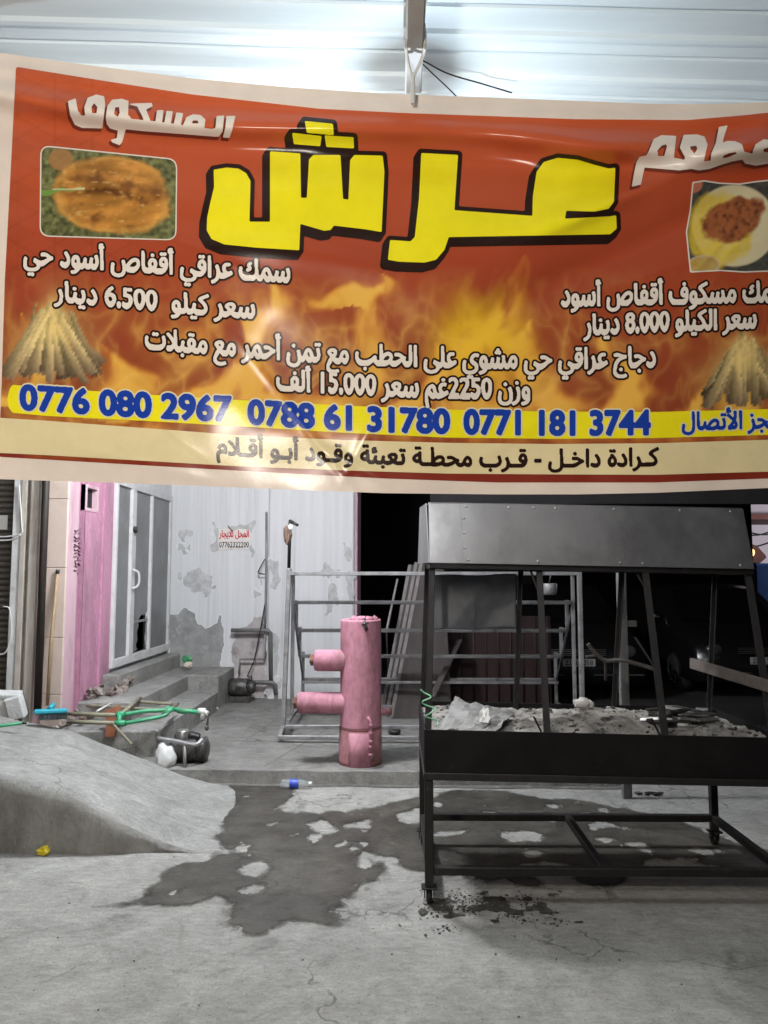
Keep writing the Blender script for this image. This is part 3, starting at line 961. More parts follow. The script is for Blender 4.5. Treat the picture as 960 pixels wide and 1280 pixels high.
# wall pipework and dark pump in the corner
wp = thing('wall_pipes', 'grey water pipes bent along the foot of the white wall', 'pipes', tuple(KY(330, 868, YW)))
yq = YW + 0.0


def PY(x, y, d=0.02):
    return KY(x, y, YW - d)


m = MB(); m.tube([PY(333, 640), PY(333, 700), PY(332, 760), PY(331, 786)], 0.014); m.build('riser_pipe', 'rack', wp)
m = MB(); m.tube(smooth_path([PY(331, 699, .03), PY(324, 712, .05), PY(323, 716, .05), PY(331, 718, .03)], 5), 0.007); m.build('wire_loop', 'leg', wp)
m = MB(); m.tube([PY(289, 788, .05), PY(335, 788, .05), PY(338, 791, .05), PY(338.5, 852, .05)], 0.026); m.build('drain_pipe', 'post', wp)
m = MB(); m.tube([PY(331, 786), PY(331, 822, .03), PY(329, 824, .03), PY(300, 824, .03), PY(299, 843, .06)], 0.014); m.build('feed_pipe', 'rack', wp)
m = MB(); m.tube([PY(305, 853, .06), PY(340, 853, .06), PY(344, 856, .06), PY(345, 868, .06)], 0.026); m.build('outlet_pipe', 'post', wp)
m = MB(); m.tube([PY(333, 745, .01), PY(325, 790, .08), PY(318, 825, .06), PY(309, 846, .12)], 0.007); m.build('cable', 'leg', wp)

pc = KY(303, 866, YW - 0.22); pc.z = zt
pm = thing('water_pump', 'black greasy water pump on the pavement in the corner below the wall pipes', 'pump', tuple(pc))
m = MB(); m.lathe([(0, -.13), (.085, -.13), (.10, -.11), (.10, .07), (.085, .09), (0, .09)], pc + Vector((-.02, 0, .17)), 'X', 20); m.build('motor', 'motor', pm)
m = MB(); m.lathe([(0, .09), (.06, .09), (.075, .10), (.075, .15), (.05, .17), (0, .17)], pc + Vector((-.02, 0, .17)), 'X', 18); m.tube([pc + Vector((.09, 0, .22)), pc + Vector((.09, 0, .30))], .025); m.build('impeller_case', 'motor', pm)
m = MB(); m.box(pc + Vector((-.02, 0, .035)), (.24, .14, .07)); m.build('base', 'motor', pm)

# ------------------------------------------------------------ left building
lb = thing('pink_shopfront', 'pink and cream shop building with a raised glass door at the left', 'building', (XW - 0.5, 7.0, 0))
ypA, ypB = YF, KX(137, 800, XW).y
ydA, ydB = ypB, KX(209, 800, XW).y
vA, vB = KX(107, 620, XW).y, KX(123, 620, XW).y
vz0, vz1 = KX(115, 640, XW).z, KX(115, 607, XW).z
gA, gB = KX(97, 700, XW).y, KX(105, 700, XW).y      # groove
m = MB()
m.span((XW - .3, YF + .002, 0), (XW, gA, 4.6))
m.build('pillar_side', 'pinkpale', lb)
m = MB()
m.span((XW - .3, gA + .001, 0), (XW - .05, gB - .001, 4.6))
m.span((XW - .05, gA + .05, 0), (XW - .025, gA + .08, 4.6))
m.build('groove', 'pink', lb)
m = MB()
m.span((XW - .3, gB, 0), (XW, vA, 4.6), bev=0.002)
m.span((XW - .3, vA + .0005, 0), (XW, vB - .0005, vz0), bev=0.0)
m.span((XW - .3, vA + .0005, vz1), (XW, vB - .0005, 4.6), bev=0.0)
m.span((XW - .3, vB, 0), (XW, ydA, 4.6), bev=0.002)
m.span((XW, vB + .10, .45), (XW + .02, vB + .13, 4.6), bev=0.002)
m.build('pink_wall', 'pink', lb)
vt = MB()
for yy in (vA, vB - .03):
    vt.span((XW - .08, yy, vz0), (XW + .006, yy + .03, vz1))
vt.span((XW - .08, vA + .031, vz0), (XW + .006, vB - .031, vz0 + .03)); vt.span((XW - .08, vA + .031, vz1 - .03), (XW + .006, vB - .031, vz1))
vo = vt.build('vent_window', 'pinkpale', lb)
m = MB(); m.span((XW - .055, vA + .029, vz0 + .029), (XW - .045, vB - .029, vz1 - .029)); m.build('pane', 'black', vo)
# stencilled strokes down the pillar side
m = MB(); rr = random.Random(9)
for k in range(13):
    py = 663 + k * 4.1
    for q in range(2):
        a = KX(93 + q * 4 + rr.uniform(-1, 1), py + rr.uniform(-1, 1), XW + .004); b2 = KX(95.5 + q * 4 + rr.uniform(-1, 1.5), py + rr.uniform(-2, 3), XW + .004)
        m.bar(a, b2, .004, .018, bev=0, up=(1, 0, 0))
m.build('stencil', 'stencil', lb)

# cream tiled column facing the street
cxa = KY(59, 700, YF).x
col = MB()
zs = [0.0] + [KY(70, y, YF).z for y in (868, 797, 710, 624)] + [3.3, 4.0, 4.6]
for a, b2 in zip(zs[:-1], zs[1:]):
    col.span((cxa, YF - .02, a + .002), (XW - .002, YF + .2, b2 - .002), bev=0.004)
col.build('tiled_column', 'cream', lb)
m = MB(); m.span((cxa + .004, YF - .012, 0), (XW - .006, YF + .15, 4.6)); m.build('tile_joint', 'beige', lb)
# moulded beige trims, white frame and brown shutter of the street front
m = MB()
for a, b2, d in ((25.5, 33, .03), (33.3, 38, .0), (38.3, 48.5, .045)):
    m.span((KY(a, 700, YF).x, YF - d, 0), (KY(b2, 700, YF).x, YF + .2, 4.6), bev=.006)
m.build('trim', 'beige', lb)
m = MB(); m.span((KY(48.7, 700, YF).x, YF + .03, 0), (cxa - .002, YF + .2, 4.6)); m.build('recess', 'beige', lb)
m = MB(); m.span((KY(15, 700, YF).x, YF - .02, 0), (KY(25.3, 700, YF).x, YF + .12, 4.6), bev=.006); m.build('door_frame', 'alu', lb)
sh = MB()
xs1 = KY(14.8, 700, YF).x
z = 0.3
sh.span((xs1 - 2.4, YF + .085, 0), (xs1, YF + .12, 4.6))
while z < 4.5:
    sh.tube([(xs1 - 2.4, YF + .08, z), (xs1, YF + .08, z)], .022, 8); z += .05
sh.build('roller_shutter', 'brown', lb)
pl = MB(); a = KY(-8, 644, YF + .05); b2 = KY(9, 662, YF + .05)
pl.span((a.x, YF + .045, b2.z), (b2.x, YF + .055, a.z)); pl.build('name_plate', 'white', lb)
dp = MB(); dp.tube([(KY(57, 600, YF - .06).x, YF - .06, 4.6), (KY(56, 640, YF - .06).x, YF - .06, KY(56, 640, YF - .06).z), (KY(47, 883, YF - .06).x, YF - .06, KY(47, 883, YF - .06).z - .05)], .030, 14)
tag(dp.build('drainpipe', 'blackpipe'), 'dark brown drainpipe running down beside the cream tiled column', 'pipe')
for ys, lb_ in (([(-20, 668), (0, 671), (14, 670), (27, 666), (27, 655), (24, 606)], 'white cable that crosses the brown shutter and climbs the pale door frame'),
                ([(-20, 675), (2, 675.5), (16, 674), (26, 668)], 'short white cable just under the climbing cable on the brown shutter'),
                ([(-20, 812), (0, 818), (9, 812), (14, 790), (12, 762), (4, 758)], 'lowest white cable, looping down on the brown shutter at the left edge')):
    m = MB(); m.tube(smooth_path([KY(x, y, YF - .035) for x, y in ys], 6), .006, 8)
    tag(m.build('electric_cable', 'wire'), lb_, 'cable', 'cables on the shutter')

# glass door
dz0 = 0.665; dz1 = 2.52
yl = lambda px: KX(px, 720, XW).y
dr = MB()
d0, d1 = ydA + .01, ydB - .01
T = .06
for (ya, yb) in ((d0, d0 + .05), (d1 - .05, d1)):
    dr.span((XW - .03, ya, dz0), (XW + .03, yb, dz1))
dr.span((XW - .03, d0 + .051, dz1 - .07), (XW + .03, d1 - .051, dz1))
dr.span((XW - .03, d0 + .051, dz0), (XW + .03, d1 - .051, dz0 + .08))
ym = yl(161); ym2 = yl(166); yr = yl(186)
dr.span((XW - .02, ym - .03, dz0 + .081), (XW + .035, ym + .03, dz1 - .071))
dr.span((XW - .02, ym + .034, dz0 + .081), (XW + .03, ym + .10, dz1 - .071))
dr.span((XW - .02, yr - .025, dz0 + .081), (XW + .03, yr + .025, dz1 - .071))
door = dr.build('glass_door', 'alu', lb)
m = MB(); m.span((XW - .006, d0 + .049, dz0 + .079), (XW + .002, ym - .029, dz1 - .069), bev=0); m.build('pane', 'glass', door)
hz = lambda y: KX(176, y, XW).z
m = MB()
poly = [(ym + .099, dz0 + .079)]
for px, py in [(171, 812), (169.5, 806), (171.5, 800), (171, 790), (173, 782), (172.5, 775), (176, 769), (181, 768), (183, 764)]:
    p = KX(px, py, XW); poly.append((p.y, p.z))
poly += [(yr - .024, KX(185, 764, XW).z), (yr - .024, dz1 - .069), (ym + .099, dz1 - .069)]
m.prism([(XW - .006, y, z) for y, z in poly], (.008, 0, 0))
poly2 = [(yr - .024, dz0 + .079), (yr - .024, KX(185, 770, XW).z)]
for px, py in [(183, 772), (182, 785), (183.5, 797), (181, 806), (182, 812)]:
    p = KX(px, py, XW); poly2.append((p.y, p.z))
m.prism([(XW - .006, y, z) for y, z in poly2], (.008, 0, 0))
o = m.build('pane', 'glass', door); o['label'] = 'cracked pane with a jagged hole near its foot'
m = MB(); m.span((XW - .006, yr + .024, dz0 + .079), (XW + .002, d1 - .049, dz1 - .069), bev=0); m.build('pane', 'glass', door)
m = MB(); m.span((XW + .002, ym + .1, 1.06), (XW + .014, yr - .03, 1.085)); m.build('push_bar', 'steel', door)
m = MB(); m.tube(smooth_path([(XW + .035, ym, 1.62), (XW + .09, ym + .03, 1.58), (XW + .09, ym + .03, 1.46), (XW + .035, ym, 1.42)], 5), .013); m.build('handle', 'alu', door)
m = MB(); m.lathe([(0, 0), (.035, 0), (.035, .03), (0, .03)], (XW + .035, ym + .02, 2.03), 'X', 16); m.build('lock', 'motor', door)
m = MB()
m.span((XW - .3, ydA + .001, -.1), (XW - .031, ydB, dz0 - .002)); m.span((XW - .3, ydA + .001, dz1 + .002), (XW, ydB, 4.6)); m.span((XW - .3, ydB + .002, -.1), (XW - .004, YW + .058, 4.6))
m.build('door_surround', 'plaster', lb)
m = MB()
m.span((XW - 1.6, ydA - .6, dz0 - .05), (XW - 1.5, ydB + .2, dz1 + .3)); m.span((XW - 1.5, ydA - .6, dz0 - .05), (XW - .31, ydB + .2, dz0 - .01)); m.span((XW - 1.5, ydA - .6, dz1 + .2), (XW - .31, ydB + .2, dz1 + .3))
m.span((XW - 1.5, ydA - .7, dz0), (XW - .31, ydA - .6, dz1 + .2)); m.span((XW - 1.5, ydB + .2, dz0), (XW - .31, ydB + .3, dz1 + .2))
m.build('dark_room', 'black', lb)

# steps up to the door
stp = thing('concrete_steps', 'worn grey concrete steps leading up to the glass door', 'steps', (-2.3, 7.5, 0))
m = MB(); m.span((XW - .02, 7.05, 0), (-2.60, YW + .055, .627), bev=.012, mi=0); o = m.build('sill_step', 'step', stp)
m = MB(); m.span((XW - .02, 6.52, 0), (-2.29, YW + .05, .466), bev=.014); m.build('wide_step', 'step', stp)
m = MB(); m.span((XW - .02, 6.14, 0), (-1.946, YW + .04, .304), bev=.016); m.build('low_step', 'step', stp)
m = MB(); m.span((-2.289, 8.25, .2), (-1.942, YW + .045, .466), bev=.014); m.build('end_block', 'step', stp)
# crumbled rubble along the broken foot of the pink wall
rb = MB()
for k in range(70):
    px = random.uniform(62, 150); t = (px - 62) / 88
    p = KX(px, 872 - 22 * t + random.uniform(-8, 8), XW + .06)
    s = random.choice([.012, .016, .02, .03, .045])
    zz = .466 if p.y > 6.55 else .33
    rb.lump((XW + random.uniform(.0, .16), p.y, zz + s * .3 + random.uniform(0, .08)), (s, s, s * .8), seed=k, n=1, jag=.5)
for k in range(26):
    px = random.uniform(142, 172)
    p = KX(px, 845, -2.55)
    s = random.choice([.012, .016, .02, .03, .04])
    rb.lump((-2.58 + random.uniform(-.03, .05), p.y, .466 + random.uniform(0, .10)), (s, s, s), seed=k + 200, n=1, jag=.5)
o = rb.build('rubble', 'rubblebits', fix=False)
o['kind'] = 'stuff'; o['label'] = 'crumbled plaster and brick bits along the broken foot of the pink wall'; o['category'] = 'rubble'

# ------------------------------------------------------------ dark shed and street beyond
shd = thing('dark_shed', 'unlit open shed with a dark fascia behind the grill', 'shed', (3, 12, 0))
m = MB(); m.span((xb - .6, 16.0, 0), (7.6, 16.2, 4.6)); m.build('back_wall', 'shade_black', shd)
m = MB(); m.span((xb - .55, YW + .95, 0), (xb - .35, 15.99, 4.6)); m.build('side_wall', 'shade_black', shd)
m = MB(); m.span((xb - .6, YW + .34, 3.5), (7.6, 16.0, 3.6)); m.build('roof', 'shade_black', shd)
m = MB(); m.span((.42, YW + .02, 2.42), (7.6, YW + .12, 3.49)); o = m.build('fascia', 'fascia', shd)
dg = MB(); dg.add([(1.75, 6.9, .003), (30, 6.9, .003), (30, 40, .003), (1.75, 40, .003)], [[0, 1, 2, 3]])  # near-black sheet over the ground, night darkness put into its colour
struct(dg.build('road', 'shade_black'))
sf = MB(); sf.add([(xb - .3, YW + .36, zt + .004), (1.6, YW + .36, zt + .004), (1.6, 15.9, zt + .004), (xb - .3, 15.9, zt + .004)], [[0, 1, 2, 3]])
struct(sf.build('floor', 'shade_black'))

fs_ = thing('far_shop', 'brightly lit pale shop wall far down the street at the right edge', 'building', (13, 22, 0))
m = MB(); m.span((8.4, 22, 0), (22, 22.2, 5.0)); m.build('wall', 'farwall', fs_)
m = MB(); m.span((8.4, 19.9, 3.05), (22, 22, 3.2)); m.build('soffit', 'farbrown', fs_)
m = MB()
for (a, b2) in (((932, 664), (965, 668)), ((930, 684), (965, 677)), ((934, 669), (965, 664))):
    m.tube(smooth_path([KY(a[0], a[1], 19), KY((a[0] + b2[0]) / 2, (a[1] + b2[1]) / 2 + 2, 19), KY(b2[0], b2[1], 19)], 5), .02, 8)
tag(m.build('overhead_cable', 'ink'), 'dark cables strung before the lit far shop wall', 'cable')
m = MB(); m.prism([KY(936, 679, 18.5), KY(946, 682, 18.5), KY(957, 694, 18.5), KY(958, 697, 18.5), KY(950, 704, 18.5), KY(934, 702, 18.5)], (0, .3, 0))
bd = m.build('stall_roof', 'farbrown'); tag(bd, 'brown sloping stall roof in front of the lit far wall', 'stall')
m = MB(); m.span((KY(934, 690, 18.7).x, 18.6, 0), (KY(935, 690, 18.7).x + .02, 18.7, KY(934, 700, 18.5).z)); m.build('stall_post', 'ink', bd)
m = MB(); c = KY(939, 690.5, 18.2); m.lump(c, (.08, .08, .10), n=2, jag=.05, smooth=True); m.tube([c + Vector((0, 0, .1)), c + Vector((0, .35, .3))], .015)
tag(m.build('yellow_lamp', 'bulbglow'), 'small glowing yellow lamp under the brown stall roof', 'lamp')
m = MB(); a = KY(943, 704, 17.5); b2 = KY(956, 716, 17.5); m.span((a.x, 17.5, 0.0), (b2.x + 4, 18.1, a.z), bev=.05)
tag(m.build('blue_crate_stack', 'awningblue'), 'blue tarpaulin covered stack below the brown stall roof', 'stack')

# ------------------------------------------------------------ metal canopy, beam, lamp
ZC = 3.62
ca0 = KZ(0, 22, ZC); ca1 = KZ(960, 50, ZC)
ang = math.atan2(ca1.y - ca0.y, ca1.x - ca0.x)
cn = MB()
vs = []; prof = []
y = -1.6
while y < 3.4:
    prof += [(y, 0.0), (y + .100, 0.0), (y + .112, -.012), (y + .132, -.012), (y + .144, 0.0), (y + .215, 0.0), (y + .222, .010), (y + .232, .010), (y + .240, 0.0)]
    y += .25
xsn = [-5.0 + k * .5 for k in range(21)]
ctr = Vector((0, 2.9, ZC))
for i, x in enumerate(xsn):
    for (py, pz) in prof:
        q = Vector((x, py, pz + .004 * math.sin(x * 2.1 + py * 3) + .003 * math.sin(x * 5.3)))
        q.x, q.y = x * math.cos(ang) - py * math.sin(ang), x * math.sin(ang) + py * math.cos(ang)
        vs.append(ctr + q)
n = len(prof)
cn.add(vs, [[i * n + k, i * n + k + 1, (i + 1) * n + k + 1, (i + 1) * n + k] for i in range(len(xsn) - 1) for k in range(n - 1)])
cp = thing('canopy', 'pale corrugated metal canopy roof above the banner', 'canopy', (0, 2.9, ZC))
cn.build('sheet', 'canopy', cp, fix=False)
b0 = KZ(520, -60, ZC - .10); b1 = KZ(516.5, 108, ZC - .13)
m = MB(); m.bar((b0.x, b0.y - 1.6, b0.z), b1, .066, .066, bev=.006)
m.build('beam', 'beam', cp)
wl = MB()
top_c = KZ(518, 42, ZC - .165)
wl.tube(smooth_path([KZ(510, 30, ZC - .06), KZ(508, 44, ZC - .14), KZ(507.5, 62, ZC - .16), KZ(511, 82, ZC - .20), KZ(515.5, 98, ZC - .24), KZ(515.5, 112, ZC - .30), KZ(515.5, 130, ZC - .36)], 6), .0065, 8)
wl.tube(smooth_path([KZ(530, 30, ZC - .06), KZ(531, 46, ZC - .14), KZ(530, 64, ZC - .16), KZ(524, 82, ZC - .20), KZ(517, 96, ZC - .24), KZ(516.5, 112, ZC - .30), KZ(516.5, 130, ZC - .36)], 6), .0065, 8)
tag(wl.build('tie_wire', 'wire'), 'pale tie wire looped round the end of the canopy beam', 'wire')
wl = MB()
wl.tube(smooth_path([KZ(528, 80, ZC - .05), KZ(545, 96, ZC - .05), KZ(562, 112, ZC - .08), KZ(575, 125, ZC - .1)], 5), .003, 6)
wl.tube(smooth_path([KZ(529, 76, ZC - .03), KZ(560, 92, ZC - .03), KZ(600, 104, ZC - .04), KZ(640, 116, ZC - .06)], 5), .003, 6)
tag(wl.build('hanging_cable', 'leg'), 'thin dark cables spreading from the beam end to the right', 'cable')
lp = thing('hanging_lamp', 'round dark lamp hung from the canopy beam behind the banner', 'lamp', tuple(LAMP))
m = MB(); m.lathe([(0, .15), (.02, .15), (.031, .125), (.033, .115), (0, .115)], LAMP, 'Z', 24); m.build('housing', 'housing', lp)
m = MB(); m.tube([LAMP + Vector((0, 0, .15)), LAMP + Vector((.0, -.0, .72))], .006); m.build('cord', 'wire', lp)

# ------------------------------------------------------------ printed vinyl banner
BY = 2.60
TOPX = [-30, 0, 100, 240, 360, 480, 620, 720, 820, 900, 1040]
TOPY = [62, 66, 80, 98, 109, 117, 122, 126, 130, 130, 124]
BOTX = [-30, 0, 120, 240, 360, 480, 620, 720, 820, 960, 1040]
BOTY = [597, 599, 603, 607, 612, 616.5, 618, 618, 616, 610, 606]


def crease(X, Y, x1, y1, x2, y2, s, a):
    L = math.hypot(x2 - x1, y2 - y1)
    tx, ty = (x2 - x1) / L, (y2 - y1) / L
    u = ((X - x1) * tx + (Y - y1) * ty) / L
    d = (X - x1) * -ty + (Y - y1) * tx
    end = 1 / (1 + np.exp(-(u) * 16)) * 1 / (1 + np.exp((u - 1) * 16))
    return a * np.exp(-(d / s) ** 2) * end


def depth(X, Y):
    X = np.asarray(X, float); Y = np.asarray(Y, float)
    top = np.interp(X, TOPX, TOPY)
    d = 0.010 * np.sin(X * 0.012 + 0.6) + 0.006 * np.sin(X * 0.021 + Y * .011 + 1.0)
    d = d - 0.034 * np.exp(-((Y - top - 50 - 8 * np.sin(X * .009)) / 16) ** 2) + 0.016 * np.exp(-((Y - top - 88) / 20) ** 2) - 0.010 * np.exp(-((Y - top - 20) / 9) ** 2)
    d = d + 0.030 * (fbm(X / 190, Y / 110, 50, 2) - 0.5) + 0.006 * (fbm(X / 60, Y / 60, 52, 2) - 0.5)
    for c in ((985, 165, 640, 300, 20, -.026), (995, 215, 600, 400, 24, .028), (900, 150, 640, 215, 18, -.012), (985, 290, 520, 432, 5, -.0022), (940, 258, 866, 345, 4.5, -.0028), (950, 268, 885, 350, 5, -.002), (900, 340, 850, 420, 5, -.0022),
              (960, 160, 700, 285, 9, -.006), (800, 380, 560, 470, 5, -.0015), (380, 270, 640, 350, 30, .008), (0, 200, 300, 262, 26, -.008), (120, 250, 330, 350, 5, -.0018), (60, 420, 240, 560, 5, -.0016),
              (300, 430, 440, 610, 5, -.0018), (400, 560, 480, 600, 7, -.003), (430, 600, 470, 520, 6, -.002), (760, 470, 560, 600, 8, -.002), (230, 300, 480, 330, 18, -.006), (560, 150, 700, 230, 30, .010), (100, 560, 260, 600, 8, -.003)):
        d = d + crease(X, Y, *c)
    return d


def BP(X, Y, k=0):
    """points of the banner for picture coordinates, layer k a millimetre nearer the viewer each"""
    X = np.atleast_1d(np.asarray(X, float)); Y = np.atleast_1d(np.asarray(Y, float))
    D = BY + 1.5 * depth(X, Y) - 0.0012 * k
    m = np.array(CM)
    v = np.stack([(X - 480) / FPX, -(Y - 640) / FPX, -np.ones_like(X)], 1) @ m.T
    P = v * (D / v[:, 1])[:, None]
    P[:, 2] += CAMZ
    return P


bn = thing('banner', 'large red printed vinyl banner of a grilled fish restaurant with yellow Arabic title', 'banner', (0, BY, 1.9))
BB = np.array([0, BY, 1.9])


def banner_layer(name, uvf_list, mats, cols=None, label=None):
    """uvf_list: list of (uv, faces, layer, material index)"""
    vs = []; fs = []; mi = []; allc = []
    for uv, f, k, mm in uvf_list:
        uv = np.array(uv)
        if len(uv) == 0: continue
        o = len(vs)
        vs += [tuple(p) for p in (BP(uv[:, 0], uv[:, 1], k) - BB)]
        fs += [[i + o for i in q] for q in f]
        mi += [mm] * len(f)
        if cols: allc.append(cols(uv[:, 0], uv[:, 1]))
    me = bpy.data.meshes.new(name)
    me.from_pydata(vs, [], fs)
    me.polygons.foreach_set('material_index', mi)
    me.polygons.foreach_set('use_smooth', [True] * len(fs))
    if cols:
        a = me.attributes.new('Print', 'FLOAT_COLOR', 'POINT')
        c = np.concatenate(allc)
        c = np.concatenate([c, np.ones((len(c), 1))], 1).astype(np.float32)
        a.data.foreach_set('color', c.ravel())
    for mm in mats:
        me.materials.append(M[mm])
    me.update()
    ob = bpy.data.objects.new(name, me)
    COL.objects.link(ob); ob.parent = bn
    if label: ob['label'] = label
    return ob


def vinyl(name, c, rough=0.38):
    M[name] = mat(name, c, tuple(x * .93 for x in c), 9, 0.25, bump=0.0004, bscale=60, spec=0.22)


vinyl('vinyl_cream', (0.74, 0.65, 0.58))
vinyl('vinyl_strip', (0.74, 0.64, 0.38))
vinyl('vinyl_yellow', (0.84, 0.76, 0.015))
vinyl('vinyl_black', (0.022, 0.010, 0.008))
vinyl('vinyl_white', (0.74, 0.68, 0.62))
vinyl('vinyl_blue', (0.012, 0.05, 0.36))
vinyl('vinyl_halo', (0.70, 0.66, 0.44))
vinyl('vinyl_brown', (0.22, 0.045, 0.018))
vinyl('vinyl_shadow', (0.16, 0.03, 0.018))
M['print'] = attr_mat('printed_vinyl', 0.24, 0.22)

# sheet
nx, ny = 360, 190
gx = np.linspace(-26, 1032, nx); tt = np.linspace(0, 1, ny)
GX, TT = np.meshgrid(gx, tt)
GY = np.interp(GX, TOPX, TOPY) * (1 - TT) + np.interp(GX, BOTX, BOTY) * TT
uv = np.stack([GX.ravel(), GY.ravel()], 1)
fsh = [[j * nx + i, (j + 1) * nx + i, (j + 1) * nx + i + 1, j * nx + i + 1] for j in range(ny - 1) for i in range(nx - 1)]
banner_layer('sheet', [(uv, fsh, 0, 0)], ['vinyl_cream'])

REDX = [-30, 18, 130, 240, 400, 500, 720, 860, 930, 1040]
REDY = [78, 83, 101, 118, 136, 141, 149, 150, 144, 132]


def lerp(a, b, t):
    t = np.clip(t, 0, 1)[:, None]
    return a * (1 - t) + np.array(b) * t


def print_color(x, y):
    t = np.clip((y - 140) / 330, 0, 1)
    c = np.array([0.51, 0.098, 0.036]) * (1 - t)[:, None] + np.array([0.22, 0.031, 0.019]) * t[:, None]
    side = np.clip((x - 820) / 150, 0, 1) * np.clip(1 - abs(y - 220) / 200, 0, 1)
    c = lerp(c, (0.42, 0.050, 0.018), side * .6)
    # faint triangle pattern at the left
    p = 46.0
    tri = np.minimum(np.minimum(np.abs(((x * .5 + y * .866) / p) % 1 - .5), np.abs(((x * .5 - y * .866) / p) % 1 - .5)), np.abs((x / p) % 1 - .5))
    fl = np.clip(1 - tri / .035, 0, 1) * np.clip((250 - x) / 120, 0, 1) * np.clip((430 - y) / 100, 0, 1)
    shade = (np.floor((x * .5 + y * .866) / p) + np.floor((x * .5 - y * .866) / p)) % 2
    c = c * (1 - .16 * fl - .07 * shade * np.clip((250 - x) / 120, 0, 1))[:, None]
    # printed flames: domain-warped noise in tongues
    wx = x + 60 * (fbm(x / 85, y / 110, 61, 3) - .5); wy = y + 60 * (fbm(x / 75, y / 75, 65, 3) - .5)
    tongues = np.zeros_like(x)
    for (cx, base, h, wd, lean) in ((600, 520, 195, 74, .18), (680, 520, 120, 50, -.1), (520, 530, 110, 50, .3), (420, 520, 150, 60, .25), (330, 500, 140, 60, -.15), (250, 520, 110, 55, .2), (150, 520, 90, 60, 0), (30, 520, 120, 60, .1),
                                    (760, 530, 110, 45, .2), (860, 530, 70, 50, 0), (940, 530, 120, 50, .1), (300, 420, 60, 70, .8), (450, 400, 60, 60, .3)):
        v = (base - wy) / h
        cxv = cx + lean * (base - wy) + 22 * np.sin(v * 5 + cx)
        ww = wd * np.clip(1 - v, 0, 1) ** .55
        q = np.clip(1 - np.abs(wx - cxv) / np.maximum(ww, 1), 0, 1) * (v > 0) * (v < 1)
        tongues = np.maximum(tongues, q * np.clip(1.15 - .55 * v, 0, 1))
    rid = 1 - np.abs(2 * fbm(wx / 46 + 3, wy / 70, 71, 4) - 1)
    body = np.clip(tongues * 1.25, 0, 1) * np.clip((rid - .45) * 2.1, 0, 1)
    body = np.clip(body + .35 * np.clip(1 - np.abs(y - 540) / 60, 0, 1) * np.clip(rid - .35, 0, 1) * 2, 0, 1)
    c = lerp(c, (0.56, 0.20, 0.035), np.clip(body * 1.9 - .18, 0, 1))
    hot = np.clip((body - .34) * 2.2, 0, 1)
    c = lerp(c, (0.74, 0.42, 0.07), hot)
    fil = (1 - np.abs(2 * fbm((x + 40 * (fbm(x / 50, y / 60, 111, 3) - .5)) / 52 + 9, (y + 40 * (fbm(x / 50, y / 60, 115, 3) - .5)) / 64, 118, 3) - 1)) ** 7
    env = np.clip((y - 330) / 110, 0, 1) * np.clip((560 - y) / 25, 0, 1) * (.45 + .55 * np.clip(1 - np.abs(x - 330) / 330, 0, 1) + .5 * np.clip(1 - np.abs(x - 640) / 160, 0, 1))
    c = lerp(c, (0.55, 0.22, 0.05), np.clip(env * .24 * fbm(x / 60, y / 60, 119, 3) * 1.3, 0, 1))
    fil2 = (1 - np.abs(2 * fbm((wx + 30) / 24, y / 44, 128, 3) - 1)) ** 9
    c = lerp(c, (0.80, 0.47, 0.11), np.clip((fil + .6 * fil2) * env * .55, 0, 1))
    mid = np.exp(-(((x - 600) / 62) ** 2 + ((y - 425) / 58) ** 2))
    c = lerp(c, (0.80, 0.50, 0.03), np.clip(mid * (rid * 1.5 - .35) - .10, 0, .8))
    dk = np.clip(fbm(x / 60, y / 60, 77, 3) - .55, 0, 1) * 2.2 * np.clip((y - 400) / 100, 0, 1)
    c = lerp(c, (0.17, 0.022, 0.012), dk)
    # two bonfires of split logs printed at the corners
    for (cx, top, bot, hw, sd) in ((66, 372, 474, 62, 5), (930, 415, 506, 52, 9)):
        rr = np.random.default_rng(sd)
        v = (y - top) / (bot - top)
        g = np.exp(-((x - cx) / (14 + 46 * np.clip(v, 0, 1))) ** 2) * np.exp(-((v - .42) / .40) ** 2)
        c = lerp(c, (0.66, 0.47, 0.15), np.clip(g * (.45 + .9 * fbm(x / 9, y / 16, 88 + sd, 3)), 0, 1))
        for k in range(46):
            far = k / 46.
            bx = cx + rr.uniform(-1, 1) * hw; by = bot - 20 * rr.random() * (1 - far) - 6 + 12 * far * rr.random()
            tx = cx + (bx - cx) * rr.uniform(-.05, .35) + rr.normal(0, 4); ty = top + rr.uniform(-2, 34)
            L = math.hypot(bx - tx, by - ty)
            u = ((x - tx) * (bx - tx) + (y - ty) * (by - ty)) / L ** 2
            d = ((x - tx) * -(by - ty) + (y - ty) * (bx - tx)) / L
            w = (1.6 + 4.2 * np.clip(u, 0, 1)) * rr.uniform(.7, 1.2)
            ins = (u > rr.uniform(0, .25)) & (u < 1 + .02 * np.sin(d)) & (np.abs(d) < w)
            tone = rr.uniform(.30, 1.25)
            base = np.array([0.60, 0.47, 0.22]) if far > .35 else np.array([0.50, 0.36, 0.18])
            end = np.array([0.17, 0.115, 0.075])
            t_ = np.clip((u - .45) * 1.7, 0, 1)[:, None]
            col = (base * (1 - t_) + end * t_) * tone * (1 - .55 * (np.clip(d / np.maximum(w, .1), -1, 1) * .5 + .5))[:, None] * (.75 + .5 * fbm(u * 16, d / 2.2, 89 + k, 2))[:, None]
            c[ins] = np.clip(col[ins] * 1.22, .02, .8)
        g2 = np.exp(-((x - cx) / (10 + 34 * np.clip(v, 0, 1))) ** 2) * np.exp(-((v - .30) / .30) ** 2)
        c = lerp(c, (0.80, 0.60, 0.22), np.clip(g2 * 1.1 * (.25 + 1.2 * fbm(x / 5, y / 9, 188 + sd, 3)) - .18, 0, .85))
    return np.clip(c, .008, .9)


